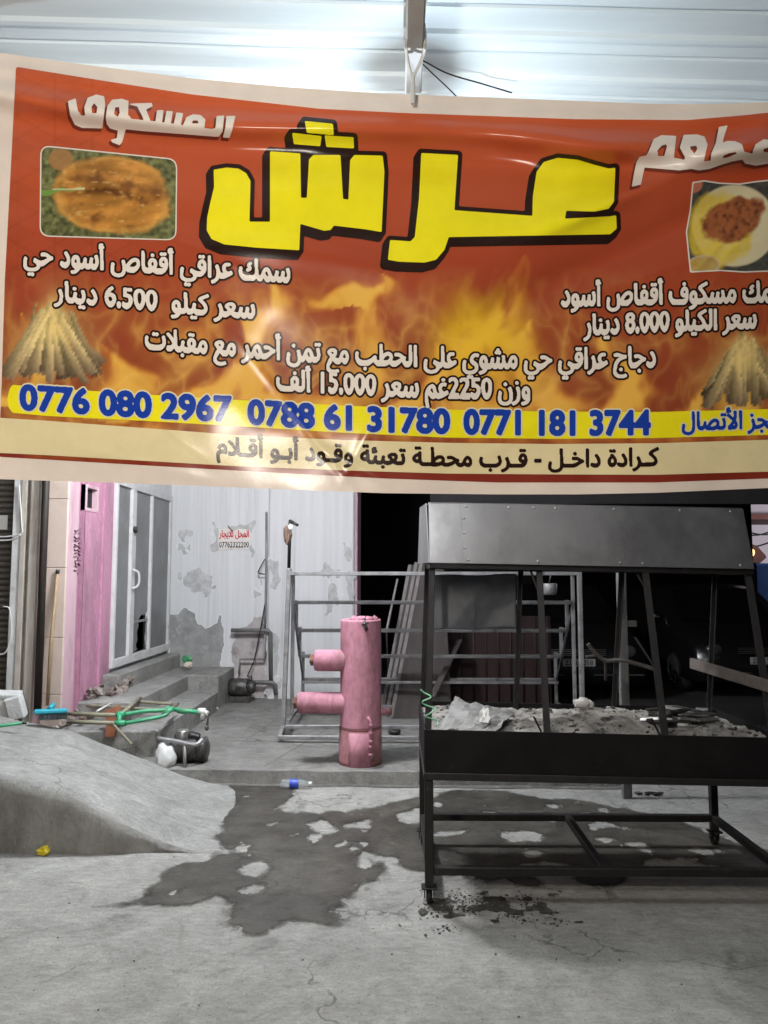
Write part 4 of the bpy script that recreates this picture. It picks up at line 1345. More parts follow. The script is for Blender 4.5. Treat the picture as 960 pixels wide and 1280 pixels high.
h = 2.6
xs = np.arange(-12, 1022, h); ys = np.arange(70, 608, h)
X, Y = np.meshgrid(xs, ys)
LX = [60, 83, 200, 350, 480, 620]; LXv = [19, 20, 14, 6, 2, -4]
left = np.interp(Y, LX, LXv)
red_bot = np.interp(X, [-30, 0, 240, 480, 620, 820, 960, 1040], [570, 571, 585, 598, 603, 603, 598, 594])
f = np.minimum(np.minimum(Y - np.interp(X, REDX, REDY), red_bot - Y), np.minimum(X - left, 1016 - X))
uv, fs = march(f, -12, 70, h, None)
banner_layer('printed_ground', [(uv, [q[::-1] for q in fs], 1, 0)], ['print'], cols=print_color)


def poly_sdf(X, Y, p):
    d = np.full(X.shape, 1e9)
    n = len(p)
    for i in range(n):
        x1, y1 = p[i]; x2, y2 = p[(i + 1) % n]
        L2 = (x2 - x1) ** 2 + (y2 - y1) ** 2
        if L2 < 1e-9:
            continue
        t = np.clip(((X - x1) * (x2 - x1) + (Y - y1) * (y2 - y1)) / L2, 0, 1)
        d = np.minimum(d, np.hypot(X - x1 - t * (x2 - x1), Y - y1 - t * (y2 - y1)))
    return np.where(poly_mask(X, Y, [p]), d, -d)


def field_layer(polys, h, r=0.0, sm=1, warp=None):
    """filled outline in picture coordinates grown by r"""
    A = np.concatenate([np.array(p, float) for p, _ in polys])
    x0, y0 = A.min(0) - r - 6; x1, y1 = A.max(0) + r + 6
    X, Y = np.meshgrid(np.arange(x0, x1, h), np.arange(y0, y1, h))
    F = np.full(X.shape, -1e9)
    for p, hole in polys:
        q = poly_sdf(X, Y, p)
        F = np.minimum(F, -q) if hole else np.maximum(F, q)
    F = blur(F, sm) + r
    uv, fs = march(F, x0, y0, h, None)
    return uv, [q[::-1] for q in fs]


def shift(polys, dx, dy):
    return [([(x + dx, y + dy) for x, y in p], hl) for p, hl in polys]


# strips under the phone numbers and the address
ysx = [16, 60, 180, 300, 430, 560, 690, 820, 1012]
yst = [481, 485, 493, 500, 507, 512, 514.5, 515, 510]
ysb = [516, 520, 526, 533, 541, 547, 548.5, 547.5, 542]
strip = [(12, 488), (10, 500), (11, 511)][::-1] + list(zip(ysx, yst)) + list(zip(ysx, ysb))[::-1]
strip = list(zip(ysx, yst)) + list(zip(ysx, ysb))[::-1] + [(11, 510), (9, 499), (12, 486)]
uv, fs = field_layer([(strip, False)], 1.6)
banner_layer('phone_strip', [(uv, fs, 2, 0)], ['vinyl_yellow'])
cx_ = [-4, 60, 180, 300, 430, 560, 690, 820, 1014]
cst = [522, 526, 535, 544, 550, 553.5, 555, 554, 548]
csb = [566, 569, 576, 583, 588, 592, 593, 593.5, 588]
uv, fs = field_layer([(list(zip(cx_, cst)) + list(zip(cx_, csb))[::-1], False)], 1.6)
banner_layer('address_strip', [(uv, fs, 2, 0)], ['vinyl_strip'])

# big yellow title, traced stroke by stroke
Z6 = lambda pts: [(240 + x / 3.692, 120 + y / 3.692) for x, y in pts]
Z7 = lambda pts: [(460 + x / 2.8235, 160 + y / 2.8235) for x, y in pts]
sheen = [(Z6([(100, 340), (160, 330), (215, 335), (250, 356), (270, 392), (265, 580), (360, 580), (360, 255), (500, 265), (503, 470), (530, 470), (540, 292), (560, 272), (685, 272), (697, 475), (722, 478), (730, 295), (750, 272), (880, 275),
              (888, 350), (875, 628), (800, 615), (655, 598), (640, 618), (610, 622), (500, 590), (495, 712), (300, 700), (150, 685), (90, 660), (68, 620), (70, 560), (85, 490), (102, 420)]), False),
         (Z6([(520, 115), (650, 128), (655, 180), (530, 170)]), False), (Z6([(462, 170), (598, 185), (592, 232), (470, 222)]), False), (Z6([(612, 182), (745, 190), (748, 242), (620, 235)]), False)]
ainra = [(Z7([(188, 88), (318, 95), (305, 290), (580, 310), (582, 240), (595, 155), (620, 120), (670, 105), (740, 112), (800, 130), (850, 143), (873, 140), (868, 260), (850, 285), (800, 295), (700, 292), (695, 320), (850, 312), (876, 308), (878, 355),
               (855, 375), (285, 385), (270, 430), (240, 465), (200, 475), (110, 472), (70, 465), (78, 395), (150, 400), (165, 385), (180, 250)]), False)]
title = sheen + ainra
o1 = field_layer(title + shift(title, -4.5, 7) + shift(title, -2.5, 3.5), 1.3, r=5.4, sm=1)
o2 = field_layer(title, 1.1, r=0, sm=1)
banner_layer('title_lettering', [(*o1, 2, 0), (*o2, 3, 1)], ['vinyl_black', 'vinyl_yellow'])

ZM = lambda pts: [(780 + x / 5.333, 130 + y / 5.333) for x, y in pts]
matam = [(ZM([(55, 548), (110, 535), (135, 420), (250, 430), (370, 440), (450, 430), (500, 440), (570, 430), (640, 405), (720, 380), (790, 368), (810, 395), (880, 408), (960, 395), (1030, 360), (1050, 290), (1020, 240), (960, 240), (930, 238), (880, 270), (862, 310),
             (860, 335), (800, 320), (785, 270), (740, 250), (690, 248), (655, 262), (660, 230), (688, 145), (635, 155), (615, 260), (585, 330), (580, 380), (530, 385), (540, 330), (555, 270), (535, 220), (490, 205), (400, 208), (390, 240), (375, 290),
             (410, 355), (405, 375), (330, 360), (345, 215), (250, 210), (200, 235), (165, 320), (150, 345), (105, 355), (85, 390), (70, 460)]), False),
         (ZM([(250, 275), (280, 265), (290, 280), (270, 350), (225, 350), (220, 310)]), True), (ZM([(440, 280), (485, 275), (492, 300), (470, 335), (440, 300)]), True), (ZM([(700, 325), (745, 318), (760, 330), (690, 360), (650, 365), (665, 340)]), True),
         (ZM([(925, 300), (965, 285), (985, 310), (960, 325), (930, 325)]), True)]
ZK = lambda pts: [(40 + x / 3.4286, 90 + y / 3.4286) for x, y in pts]
maskuf = [(ZK([(156, 126), (186, 115), (195, 165), (210, 188), (305, 192), (300, 240), (215, 238), (185, 225), (165, 185)]), False),
          (ZK([(230, 195), (226, 150), (240, 112), (275, 98), (308, 106), (312, 140), (300, 240), (280, 240), (282, 195)]), False), (ZK([(253, 150), (266, 130), (282, 150), (278, 178), (256, 178)]), True),
          (ZK([(318, 195), (325, 145), (345, 120), (385, 116), (412, 125), (410, 190), (400, 245), (385, 300), (375, 312), (345, 300), (340, 292), (365, 285), (370, 250), (335, 240), (322, 222)]), False), (ZK([(350, 182), (355, 150), (375, 148), (378, 175), (368, 195)]), True),
          (ZK([(395, 190), (415, 188), (425, 202), (520, 212), (800, 250), (790, 276), (640, 264), (480, 252), (395, 243)]), False),
          (ZK([(420, 138), (452, 146), (475, 190), (482, 212), (508, 214), (487, 160), (515, 146), (512, 134), (445, 136)]), False),
          (ZK([(538, 165), (562, 165), (555, 222), (530, 216)]), False), (ZK([(578, 168), (602, 170), (592, 226), (568, 222)]), False), (ZK([(620, 175), (646, 178), (635, 232), (608, 228)]), False),
          (ZK([(648, 230), (663, 195), (690, 183), (722, 186), (742, 205), (736, 247), (660, 242)]), False), (ZK([(688, 206), (712, 206), (716, 222), (683, 222)]), True),
          (ZK([(793, 190), (822, 188), (815, 255), (800, 276), (768, 272), (775, 245), (788, 240)]), False), (ZK([(835, 190), (870, 190), (856, 250), (845, 281), (820, 279), (830, 240)]), False)]
for nm, P in (('word_lettering', matam), ('word_lettering', maskuf)):
    o0 = field_layer(shift(P, -2.2, 3.2), .8, r=1.4, sm=2)
    o2 = field_layer(P, .7, r=0.5, sm=1)
    banner_layer(nm, [(*o0, 2, 0), (*o2, 3, 1)], ['vinyl_shadow', 'vinyl_white'])

# printed text lines: (words, baseline, size, fill growth, outline growth, fill, outline)
LINES = [
    (shape_ar('سمك عراقي أقفاص أسود حي'), [(30, 331), (139, 337), (250, 346), (362, 353)], 36, 1.3, 3.7, 'vinyl_white', 'vinyl_black'),
    (shape_ar('سعر كيلو  6.500 دينار'), [(68, 376), (200, 389), (318, 398)], 35, 1.3, 3.7, 'vinyl_white', 'vinyl_black'),
    (shape_ar('سمك مسكوف أقفاص أسود'), [(702, 383), (830, 380), (985, 377)], 36, 1.3, 3.7, 'vinyl_white', 'vinyl_black'),
    (shape_ar('سعر الكيلو 8.000 دينار'), [(730, 419), (840, 414), (945, 410)], 35, 1.3, 3.7, 'vinyl_white', 'vinyl_black'),
    (shape_ar('دجاج عراقي حي مشوي على الحطب مع تمن أحمر مع مقبلات'), [(182, 435), (352, 450), (500, 458), (650, 460), (819, 459)], 36, 1.3, 3.7, 'vinyl_white', 'vinyl_black'),
    (shape_ar('وزن 2250غم سعر 15.000 ألف'), [(346, 487), (459, 494), (662, 499)], 36, 1.3, 3.7, 'vinyl_white', 'vinyl_black'),
    ('0776 080 2967', [(26, 511), (150, 519), (288, 526)], 43, 2.2, 4.0, 'vinyl_blue', 'vinyl_halo'),
    ('0788 61 31780', [(311, 529), (440, 537), (561, 541)], 42, 2.2, 4.0, 'vinyl_blue', 'vinyl_halo'),
    ('0771 181 3744', [(581, 541.5), (700, 543), (812, 542.5)], 42, 2.2, 4.0, 'vinyl_blue', 'vinyl_halo'),
    (shape_ar('للحجز الأتصال'), [(853, 537), (920, 536), (990, 534)], 31, 1.2, 2.8, 'vinyl_blue', 'vinyl_halo'),
    (shape_ar('كـرادة داخـل - قـرب محطـة تعبئة وقـود أبـو أقـلام'), [(271, 567), (400, 577), (544, 582), (680, 583), (823, 582)], 31, 1.25, 0, 'vinyl_black', None),
]
for s, base, sy, r1, r2, fm, om in LINES:
    hh = .62
    sq = .72 if fm == 'vinyl_white' else .88
    Mk, x0, y0 = text_field(s, base, sy, hh, 7, sq if not s[0].isdigit() else 1.0)
    lays = []
    if om:
        F = blur(r2 - edt(Mk, r2 / hh + 1) * hh, 1)
        uv, fs = march(F, x0, y0, hh, None)
        lays.append((uv, [q[::-1] for q in fs], 3, 1))
    F = blur(r1 - edt(Mk, r1 / hh + 1) * hh, 1)
    uv, fs = march(F, x0, y0, hh, None)
    lays.append((uv, [q[::-1] for q in fs], 4, 0))
    banner_layer('text_line', lays, [fm] + ([om] if om else []))


# food pictures printed on the banner
def fish_color(x, y):
    u = (x - 140) / 76; v = (y - 244 - .06 * (x - 140)) / 50
    n1 = fbm(x / 20, y / 16, 91, 4); n2 = fbm(x / 6, y / 5, 95, 4); n3 = fbm(x / 42, y / 30, 96, 3)
    # bed of herbs
    c = np.array([0.15, 0.16, 0.065])[None] * (.2 + 1.7 * fbm(x / 4.5, y / 4.5, 98, 3) ** 1.4)[:, None]
    # split flat fish: two broad lobes along a dark spine
    r = np.abs(u) ** 2.2 + np.abs(v) ** 2.4 + .34 * (n1 - .5)
    body = np.clip((1 - r - .25 * (n2 - .5)) * 4, 0, 1)
    base = np.array([0.42, 0.19, 0.04])[None] * (.45 + 1.1 * n3)[:, None]
    rays = .5 + .5 * np.sin((y - 244) / 3.2 + 5 * n1 + .05 * (x - 140) * np.sign(v))
    base = base * (.80 + .28 * rays + .3 * (n2 - .5))[:, None]
    c = c * (1 - body)[:, None] + base * body[:, None]
    rim = np.clip(1 - np.abs(r - .80) / .22, 0, 1) * body
    c = lerp(c, (0.66, 0.36, 0.085), rim * .75 * (.4 + n2))
    spine = np.exp(-((y - 243 - .10 * (x - 140) + 4 * np.sin(x / 17)) / 5.5) ** 2) * np.clip(1.1 - np.abs(u) * 1.1, 0, 1)
    c = lerp(c, (0.09, 0.032, 0.012), np.clip(spine * (n2 * 2.2 - .35), 0, .9))
    char = np.clip(n1 * 4.2 - 2.2, 0, 1) * body
    c = lerp(c, (0.13, 0.045, 0.015), char * .8)
    sheen = np.clip(fbm(x / 9, y / 4, 99, 3) * 3 - 1.95, 0, 1) * body
    c = lerp(c, (0.74, 0.48, 0.17), sheen * .7)
    leaf = (np.abs(y - 240 + .10 * (x - 56) - 1.5 * np.sin((x - 52) / 5)) < 3.4 * np.clip(1 - (x - 55) / 50, 0, 1)) & (x < 104)
    c[leaf] = (0.15, 0.27, 0.06)
    stem = (np.abs(y - 237 + .02 * (x - 56)) < 1.1) & (x < 106) & (x > 66)
    c[stem] = (0.50, 0.50, 0.28)
    tom = ((x - 76) / 17) ** 2 + ((y - 199) / 15) ** 2
    c = lerp(c, (0.34, 0.17, 0.06), np.clip((1 - tom) * 3, 0, 1) * .85)
    return np.clip(c, .01, .8)


def plate_color(x, y):
    n1 = fbm(x / 13, y / 13, 101, 4); n2 = fbm(x / 5, y / 5, 105, 3)
    c = np.array([0.06, 0.06, 0.055])[None] * (.5 + n2 * 1.2)[:, None]
    d = ((x - 918) / 54) ** 2 + ((y - 282) / 52) ** 2
    c = lerp(c, (0.60, 0.55, 0.36), np.clip((1 - d) * 12, 0, 1))
    rice = np.clip(1.2 - (((x - 900) / 40) ** 2 + ((y - 287) / 46) ** 2) + .5 * (n1 - .5), 0, 1)
    c = lerp(c, (0.62, 0.46, 0.035), np.clip(rice * 3, 0, 1) * (.6 + .4 * n2))
    meat = np.clip(1.1 - (((x - 916) / 40) ** 2 + ((y - 275 + .25 * (x - 916)) / 28) ** 2) + .9 * (n1 - .5), 0, 1)
    c = lerp(c, (0.30, 0.10, 0.035), np.clip(meat * 3.5, 0, 1))
    c = lerp(c, (0.10, 0.03, 0.015), np.clip(meat * 2, 0, 1) * np.clip(n2 * 2.6 - 1.1, 0, 1))
    bowl = ((x - 880) / 19) ** 2 + ((y - 331) / 11) ** 2
    c = lerp(c, (0.48, 0.40, 0.28), np.clip((1.25 - bowl) * 6, 0, 1)); c = lerp(c, (0.42, 0.27, 0.03), np.clip((1 - bowl) * 5, 0, 1) * (.5 + n2 * .6))
    bowl2 = ((x - 866) / 13) ** 2 + ((y - 229) / 13) ** 2
    c = lerp(c, (0.45, 0.16, 0.10), np.clip((1 - bowl2) * 5, 0, 1))
    return np.clip(c, .01, .8)


def rounded(pts, n=5, k=.14):
    out = []
    for i, p in enumerate(pts):
        a = Vector(pts[i - 1]); b = Vector(p); c = Vector(pts[(i + 1) % len(pts)])
        s = b + (a - b).normalized() * 11; e = b + (c - b).normalized() * 11
        for q in range(n + 1):
            t = q / n
            w = s * (1 - t) ** 2 + b * 2 * t * (1 - t) + e * t * t
            out.append((w.x, w.y))
    return out


fish = rounded([(52, 183), (220, 200), (219, 299), (51, 294)])
o1 = field_layer([(fish, False)], 1.0, r=1.6); o2 = field_layer([(fish, False)], 1.5)
banner_layer('picture_border', [(*o1, 2, 0)], ['vinyl_white'])
banner_layer('fish_picture', [(*o2, 3, 0)], ['print'], cols=fish_color)
plate = [(867, 229), (880, 227), (900, 230), (925, 231), (945, 228), (1004, 222), (1000, 280), (990, 338), (955, 338), (930, 339), (900, 337), (864, 339), (861, 310), (859, 290), (864, 262)]
o1 = field_layer([(plate, False)], 1.0, r=1.8); o2 = field_layer([(plate, False)], 1.5)
banner_layer('picture_border', [(*o1, 2, 0)], ['vinyl_white'])
banner_layer('plate_picture', [(*o2, 3, 0)], ['print'], cols=plate_color)
# ropes at the banner's upper corners
for k, (sx, ex, ey) in enumerate(((-24, -260, -40), (1030, 1260, 10))):
    m = MB()
    p0 = BP(sx, np.interp(sx, TOPX, TOPY) + 6)[0]
    m.tube([Vector(p0), KY(ex, ey, BY + .3)], .005, 8)
    m.build('rope', 'wire', bn)

# ============================================================ OBJECTS IN THE YARD
# ------------------------------------------------------------ charcoal grill with hood
GX0, GX1, GYA, GYB = 0.135, 1.86, 3.66, 4.50
GZB, GZT = 0.615, 0.815


def gw(p):
    # the whole tray sags a little to the right
    k = max(0.0, min(1.0, (p.z - 0.2) / 0.5))
    return Vector((p.x, p.y, p.z - 0.020 * (p.x - GX0) * k))


gr = thing('charcoal_grill', 'long black steel charcoal grill on legs with a grey sheet metal hood', 'grill', ((GX0 + GX1) / 2, (GYA + GYB) / 2, 0))
t = .008
m = MB()
m.span((GX0, GYA, GZB), (GX1, GYA + t, GZT), bev=.002)
m.span((GX0, GYB - t, GZB), (GX1, GYB, GZT), bev=.002)
m.span((GX0, GYA + t + .001, GZB), (GX0 + t, GYB - t - .001, GZT), bev=.002)
m.span((GX1 - t, GYA + t + .001, GZB), (GX1, GYB - t - .001, GZT), bev=.002)
m.span((GX0 + t + .001, GYA + t + .001, GZB + .02), (GX1 - t - .001, GYB - t - .001, GZB + .03), bev=0)
m.build('tray', 'sooty', gr, warp=gw)
m = MB()
e = .036
m.span((GX0 - .004, GYA - .006, GZB - e), (GX1 + .004, GYA + e, GZB - .001), bev=.003)
m.span((GX0 - .004, GYB - e, GZB - e), (GX1 + .004, GYB + .006, GZB - .001), bev=.003)
m.span((GX0 - .004, GYA + e + .001, GZB - e), (GX0 + e, GYB - e - .001, GZB - .001), bev=.003)
m.span((GX1 - e, GYA + e + .001, GZB - e), (GX1 + .004, GYB - e - .001, GZB - .001), bev=.003)
m.build('upper_frame', 'leg', gr, warp=gw)
lw = .042
for (x, y) in ((GX0, GYA), (GX0, GYB - lw), (GX1 - lw, GYA), (GX1 - lw, GYB - lw)):
    m = MB(); m.span((x, y, .085), (x + lw, y + lw, GZB - e - .001), bev=.004)
    lg = m.build('leg', 'leg', gr, warp=gw)
    c = Vector((x + lw / 2, y + lw / 2, 0))
    m = MB(); m.box(c + Vector((0, 0, .080)), (.075, .065, .008)); m.bar(c + Vector((-.022, 0, .078)), c + Vector((-.022, .012, .03)), .005, .03); m.bar(c + Vector((.022, 0, .078)), c + Vector((.022, .012, .03)), .005, .03)
    m.lathe([(0, -.014), (.026, -.014), (.032, -.009), (.032, .009), (.026, .014), (0, .014)], c + Vector((0, .012, .033)), 'X', 18)
    m.build('caster', 'leg', lg)
m = MB()
zb = .155; s2 = .019
m.span((GX0 + lw + .001, GYA + .004, zb - s2), (GX1 - lw - .001, GYA + .004 + 2 * s2, zb + s2), bev=.003)
m.span((GX0 + lw + .001, GYB - .004 - 2 * s2, zb - s2), (GX1 - lw - .001, GYB - .004, zb + s2), bev=.003)
m.span((GX0 + .003, GYA + lw + .001, zb - s2), (GX0 + .003 + 2 * s2, GYB - lw - .001, zb + s2), bev=.003)
m.span((GX1 - .003 - 2 * s2, GYA + lw + .001, zb - s2), (GX1 - .003, GYB - lw - .001, zb + s2), bev=.003)
m.span((.975, GYA + .005 + 2 * s2, zb - s2), (1.01, GYB - .005 - 2 * s2, zb + s2 - .002), bev=.003)
m.build('lower_frame', 'leg', gr)

# hood
hx0, hx1 = KY(537, 700, 4.0).x, KY(939, 700, 4.0).x + .01
zfb, zft = KY(537, 703, 4.0).z, KY(537, 629, 4.10).z
prof = [(4.0, zfb), (4.10, zft), (4.36, zft), (4.46, zfb)]
hd = MB()
xm = KY(580, 660, 4.05).x
th = .006


def sheetseg(x0, x1, a, b, d=0.0, mi=0):
    (y1, z1), (y2, z2) = a, b
    hd.prism([(x0, y1 - d, z1), (x1, y1 - d, z1), (x1, y2 - d, z2), (x0, y2 - d, z2)], (0, th, 0.0), mi)


sheetseg(hx0, xm + .015, prof[0], prof[1])
sheetseg(xm - .012, hx1, prof[0], prof[1], .0035 + th)
sheetseg(hx0, hx1, prof[3], prof[2], -.0)
hd.prism([(hx0, 4.102, zft + .001), (hx1, 4.102, zft + .001), (hx1, 4.36, zft + .001), (hx0, 4.36, zft + .001)], (0, 0, .006))
for xx, sp_ in ((hx0 - .005, -.045), (hx1 + .001, .0)):
    hd.prism([(xx + sp_ * (y - 4.0) / .46, y, z) for y, z in prof], (.004, 0, 0))
hood = hd.build('hood', 'galv', gr, warp=gw)
for px in (585, 640, 672, 700, 775, 803, 860, 925):
    for tt_ in (.05, .95):
        if (tt_ < .5 and px in (640, 700, 860)) or (tt_ > .5 and px == 803): continue
        p = KY(px, 700, 4.0); y_ = 4.0 + .1 * tt_ - .0095
        rv = MB(); rv.lathe([(0, -.004), (.007, -.003), (.009, 0), (.009, .004)], (p.x, y_, zfb + (zft - zfb) * tt_), 'Y', 10)
        rv.build('rivet', 'steel', hood, warp=gw)
for tt_ in (.25, .5, .75):
    rv = MB(); rv.lathe([(0, -.004), (.006, -.003), (.008, 0), (.008, .004)], (xm, 4.0 + .1 * tt_ - .0095, zfb + (zft - zfb) * tt_), 'Y', 10)
    rv.build('rivet', 'steel', hood, warp=gw)
fr = MB()
fr.span((hx0, 4.004, zfb - .03), (hx1, 4.03, zfb - .001), bev=.002); fr.span((hx0, 4.43, zfb - .03), (hx1, 4.455, zfb - .001), bev=.002)
fr.span((hx0, 4.031, zfb - .03), (hx0 + .025, 4.429, zfb - .002), bev=.002); fr.span((hx1 - .025, 4.031, zfb - .03), (hx1, 4.429, zfb - .002), bev=.002)
fr.build('hood_frame', 'leg', gr, warp=gw)
# uprights between tray and hood
for k in range(4):
    bx = (.150, .735, 1.312, 1.835)[k]; tx = (.197, .772, 1.335, 1.885)[k]
    m = MB(); a = Vector((bx, GYA + .03, GZB + .03)); b = Vector((tx, 4.036, zfb - .002 + (.045 if k in (2,) else 0)))
    m.bar(a, b, .032, .008, bev=.002); m.bar(a + Vector((-.013, .009, 0)), b + Vector((-.013, .009, 0)), .006, .024, bev=.001)
    m.build('upright', 'stake', gr, warp=gw)
    if k in (1, 2):
        q = a.lerp(b, .83); q2 = a.lerp(b, .10)
        br = [(q + Vector((.0, .01, 0)), Vector((tx - .055, 4.045, zfb - .005))), (q2 + Vector((0, .02, 0)), a + Vector((-.06, .05, .23)))]
        if k == 2: br.append((a.lerp(b, .44) + Vector((0, .012, 0)), a.lerp(b, .60) + Vector((-.09, .02, 0))))
        for (u0, u1) in br:
            m = MB(); m.bar(u0, u1, .014, .008); m.build('brace', 'stake', gr, warp=gw)
    bx = (.150, .695, 1.262, 1.815)[k]; tx = (.185, .737, 1.330, 1.875)[k]
    m = MB(); a = Vector((bx, GYB - .03, GZB + .03)); b = Vector((tx, 4.425, zfb - .002))
    m.bar(a, b, .028, .008, bev=.002); m.bar(a + Vector((.011, -.009, 0)), b + Vector((.011, -.009, 0)), .006, .020, bev=.001)
    m.build('upright', 'stake', gr, warp=gw)

# ash bed
nx_, ny_ = 150, 70
vs = []
for j in range(ny_):
    for i in range(nx_):
        x = GX0 + t + .002 + (GX1 - GX0 - 2 * t - .004) * i / (nx_ - 1); y = GYA + t + .002 + (GYB - GYA - 2 * t - .004) * j / (ny_ - 1)
        vs.append((x, y))
VX = np.array([v[0] for v in vs]); VY = np.array([v[1] for v in vs])
hz_ = GZB + .115 + .05 * fbm(VX * 3.5, VY * 3.5, 131, 4) + .030 * fbm(VX * 18, VY * 18, 135, 4) + .014 * fbm(VX * 60, VY * 60, 137, 2)
hz_ += .045 * np.exp(-((VX - 1.15) / .28) ** 2 - ((VY - 4.25) / .2) ** 2) + .03 * np.exp(-((VX - .3) / .2) ** 2 - ((VY - 4.2) / .25) ** 2)
a_ = MB(); a_.add([(VX[i], VY[i], hz_[i]) for i in range(len(vs))], [[j * nx_ + i, j * nx_ + i + 1, (j + 1) * nx_ + i + 1, (j + 1) * nx_ + i] for j in range(ny_ - 1) for i in range(nx_ - 1)], 0, True)
o = a_.build('ash_bed', 'ash', warp=gw, fix=False); o['kind'] = 'stuff'; o['label'] = 'pale lumpy wood ash filling the grill tray'; o['category'] = 'ash'


def ash_z(x, y):
    i = int(np.argmin((VX - x) ** 2 + (VY - y) ** 2))
    return gw(Vector((x, y, float(hz_[i])))).z


# crumbs and lumps lying in the ash
lm = MB()
for k in range(260):
    x = random.uniform(GX0 + .05, GX1 - .05); y = random.uniform(GYA + .05, GYB - .05)
    s = random.choice([.006, .008, .01, .014])
    lm.lump((x, y, ash_z(x, y) + s * .2), (s, s, s * .7), seed=k, n=1, jag=.45, mi=0 if random.random() < .6 else 1)
o = lm.build('charcoal_bits', ['coal', 'card'], fix=False); o['kind'] = 'stuff'; o['label'] = 'small black and grey charcoal bits strewn over the ash'; o['category'] = 'charcoal'
# heap of charcoal sticks at the right
ch = MB(); rr = random.Random(77)
for k in range(46):
    px = rr.uniform(818, 882); c = KY(px, 890 + (px - 850) * .12 + rr.uniform(-7, 7), rr.uniform(4.0, 4.42))
    z = ash_z(min(c.x, GX1 - .03), c.y) + rr.uniform(.005, .05)
    an = rr.gauss(-.25, .45); L = rr.uniform(.05, .20)
    dv = Vector((math.cos(an), math.sin(an) * .6, rr.uniform(-.2, .12))) * L / 2
    cc = Vector((min(c.x, GX1 - .12), c.y, z))
    mi = 0 if rr.random() < .8 else 1
    r0 = rr.uniform(.007, .016)
    ch.tube([cc - dv, cc + dv * .1 + Vector((0, 0, rr.uniform(-.006, .006))), cc + dv], [r0, r0 * 1.15, r0 * .7], 6, mi=mi, smooth=False)
o = ch.build('charcoal_heap', ['coal', 'steel'], fix=False); o['kind'] = 'stuff'; o['label'] = 'heap of thin black charcoal sticks and foil scraps at the right of the ash'; o['category'] = 'charcoal'


def crumple(name, pts_px, Yd, matn, thick, label, cat, seed, amp=.012, tilt=None, n=14):
    """a creased sheet spanned between four corners"""
    A, B, Cc, D = [Vector(p) for p in pts_px]
    vs = []
    for j in range(n + 1):
        for i in range(n + 1):
            u, v = i / n, j / n
            p = (A * (1 - u) + B * u) * (1 - v) + (D * (1 - u) + Cc * u) * v
            q = float(fbm(u * 5 + seed, v * 5, seed, 2)) - .5
            edge_ = .012 * (float(vnoise(np.array([u * 7.]), np.array([v * 7.]), seed + 3)[0]) - .5)
            vs.append(p + Vector((edge_, edge_, abs(q) * amp * 4)))
    q = MB()
    fs = [[j * (n + 1) + i, j * (n + 1) + i + 1, (j + 1) * (n + 1) + i + 1, (j + 1) * (n + 1) + i] for j in range(n) for i in range(n)]
    q.add(vs, fs)
    o = q.build(name, matn, fix=True)
    sm = o.modifiers.new('thickness', 'SOLIDIFY'); sm.thickness = thick; sm.offset = -1
    return tag(o, label, cat)


def on_ash(px, py, Yd, dz=.015):
    p = KY(px, py, Yd); p.z = ash_z(p.x, Yd) + dz
    return p


crumple('cardboard_sheet', [on_ash(548, 905, 3.74, .02), on_ash(617, 905, 3.74, .015), on_ash(645, 886, 4.18, .03), on_ash(568, 880, 4.3, .05)], 0, 'card', .004, 'grey torn cardboard sheet lying on the ash at the left of the grill', 'cardboard', 3, amp=.016)
crumple('paper_scrap', [on_ash(596, 900, 3.82, .055), on_ash(612, 899, 3.82, .05), on_ash(611, 890, 3.95, .10), on_ash(603, 888, 3.97, .10)], 0, 'paperwhite', .003, 'small white crumpled paper scrap on the torn grey cardboard', 'paper', 8, amp=.008, n=8)
m = MB(); c = on_ash(727, 885, 4.25, .03); m.lump(c, (.055, .035, .03), 5, 2, .35); m.lump(c + Vector((.045, .01, -.008)), (.035, .03, .02), 6, 2, .35)
tag(m.build('plaster_lump', 'paperwhite', fix=False), 'broken pale lump sitting in the middle of the ash', 'lump')
# twisted green wire on the left upright
p = Vector((.165, 3.70, .90))
rr = random.Random(4); pts = [p + Vector((-.045, -.01, .10))]
for k in range(9):
    pts.append(p + Vector((.030 * math.sin(k * 1.9) - .03 + k * .006, -.018 + .014 * math.cos(k * 1.9), .085 - k * .019)))
m = MB(); m.tube(smooth_path(pts, 5), .0035, 6)
tag(m.build('twisted_wire', 'greenwire'), 'green twisted wire tied round the left front upright of the grill', 'wire')

# grey plastic sheet hung at the back of the grill
xa, xb2 = KY(541, 750, 4.41).x, KY(646, 750, 4.41).x
za, zb2 = KY(541, 719, 4.41).z, KY(541, 787, 4.41).z
nU, nV = 44, 30
vs = []
for j in range(nV + 1):
    for i in range(nU + 1):
        u, v = i / nU, j / nV
        x = xa + (xb2 - xa) * (u - (.02 * v if u > .5 else 0)); z = za + (zb2 - za) * v + .012 * u * v + (.006 * u * (1 - v)) + .004 * math.sin(u * 9)
        d = .030 * (float(fbm(u * 3.2, v * 2.2, 141, 3)) - .5) + .012 * math.sin(u * 7 + v * 3)
        vs.append((x, 4.40 + d, z))
m = MB(); m.add(vs, [[j * (nU + 1) + i, j * (nU + 1) + i + 1, (j + 1) * (nU + 1) + i + 1, (j + 1) * (nU + 1) + i] for j in range(nV) for i in range(nU)], 0, True)
o = tag(m.build('plastic_sheet', 'tarp'), 'creased dark grey plastic sheet hung under the left of the grill hood', 'sheet')
sm = o.modifiers.new('thickness', 'SOLIDIFY'); sm.thickness = .003

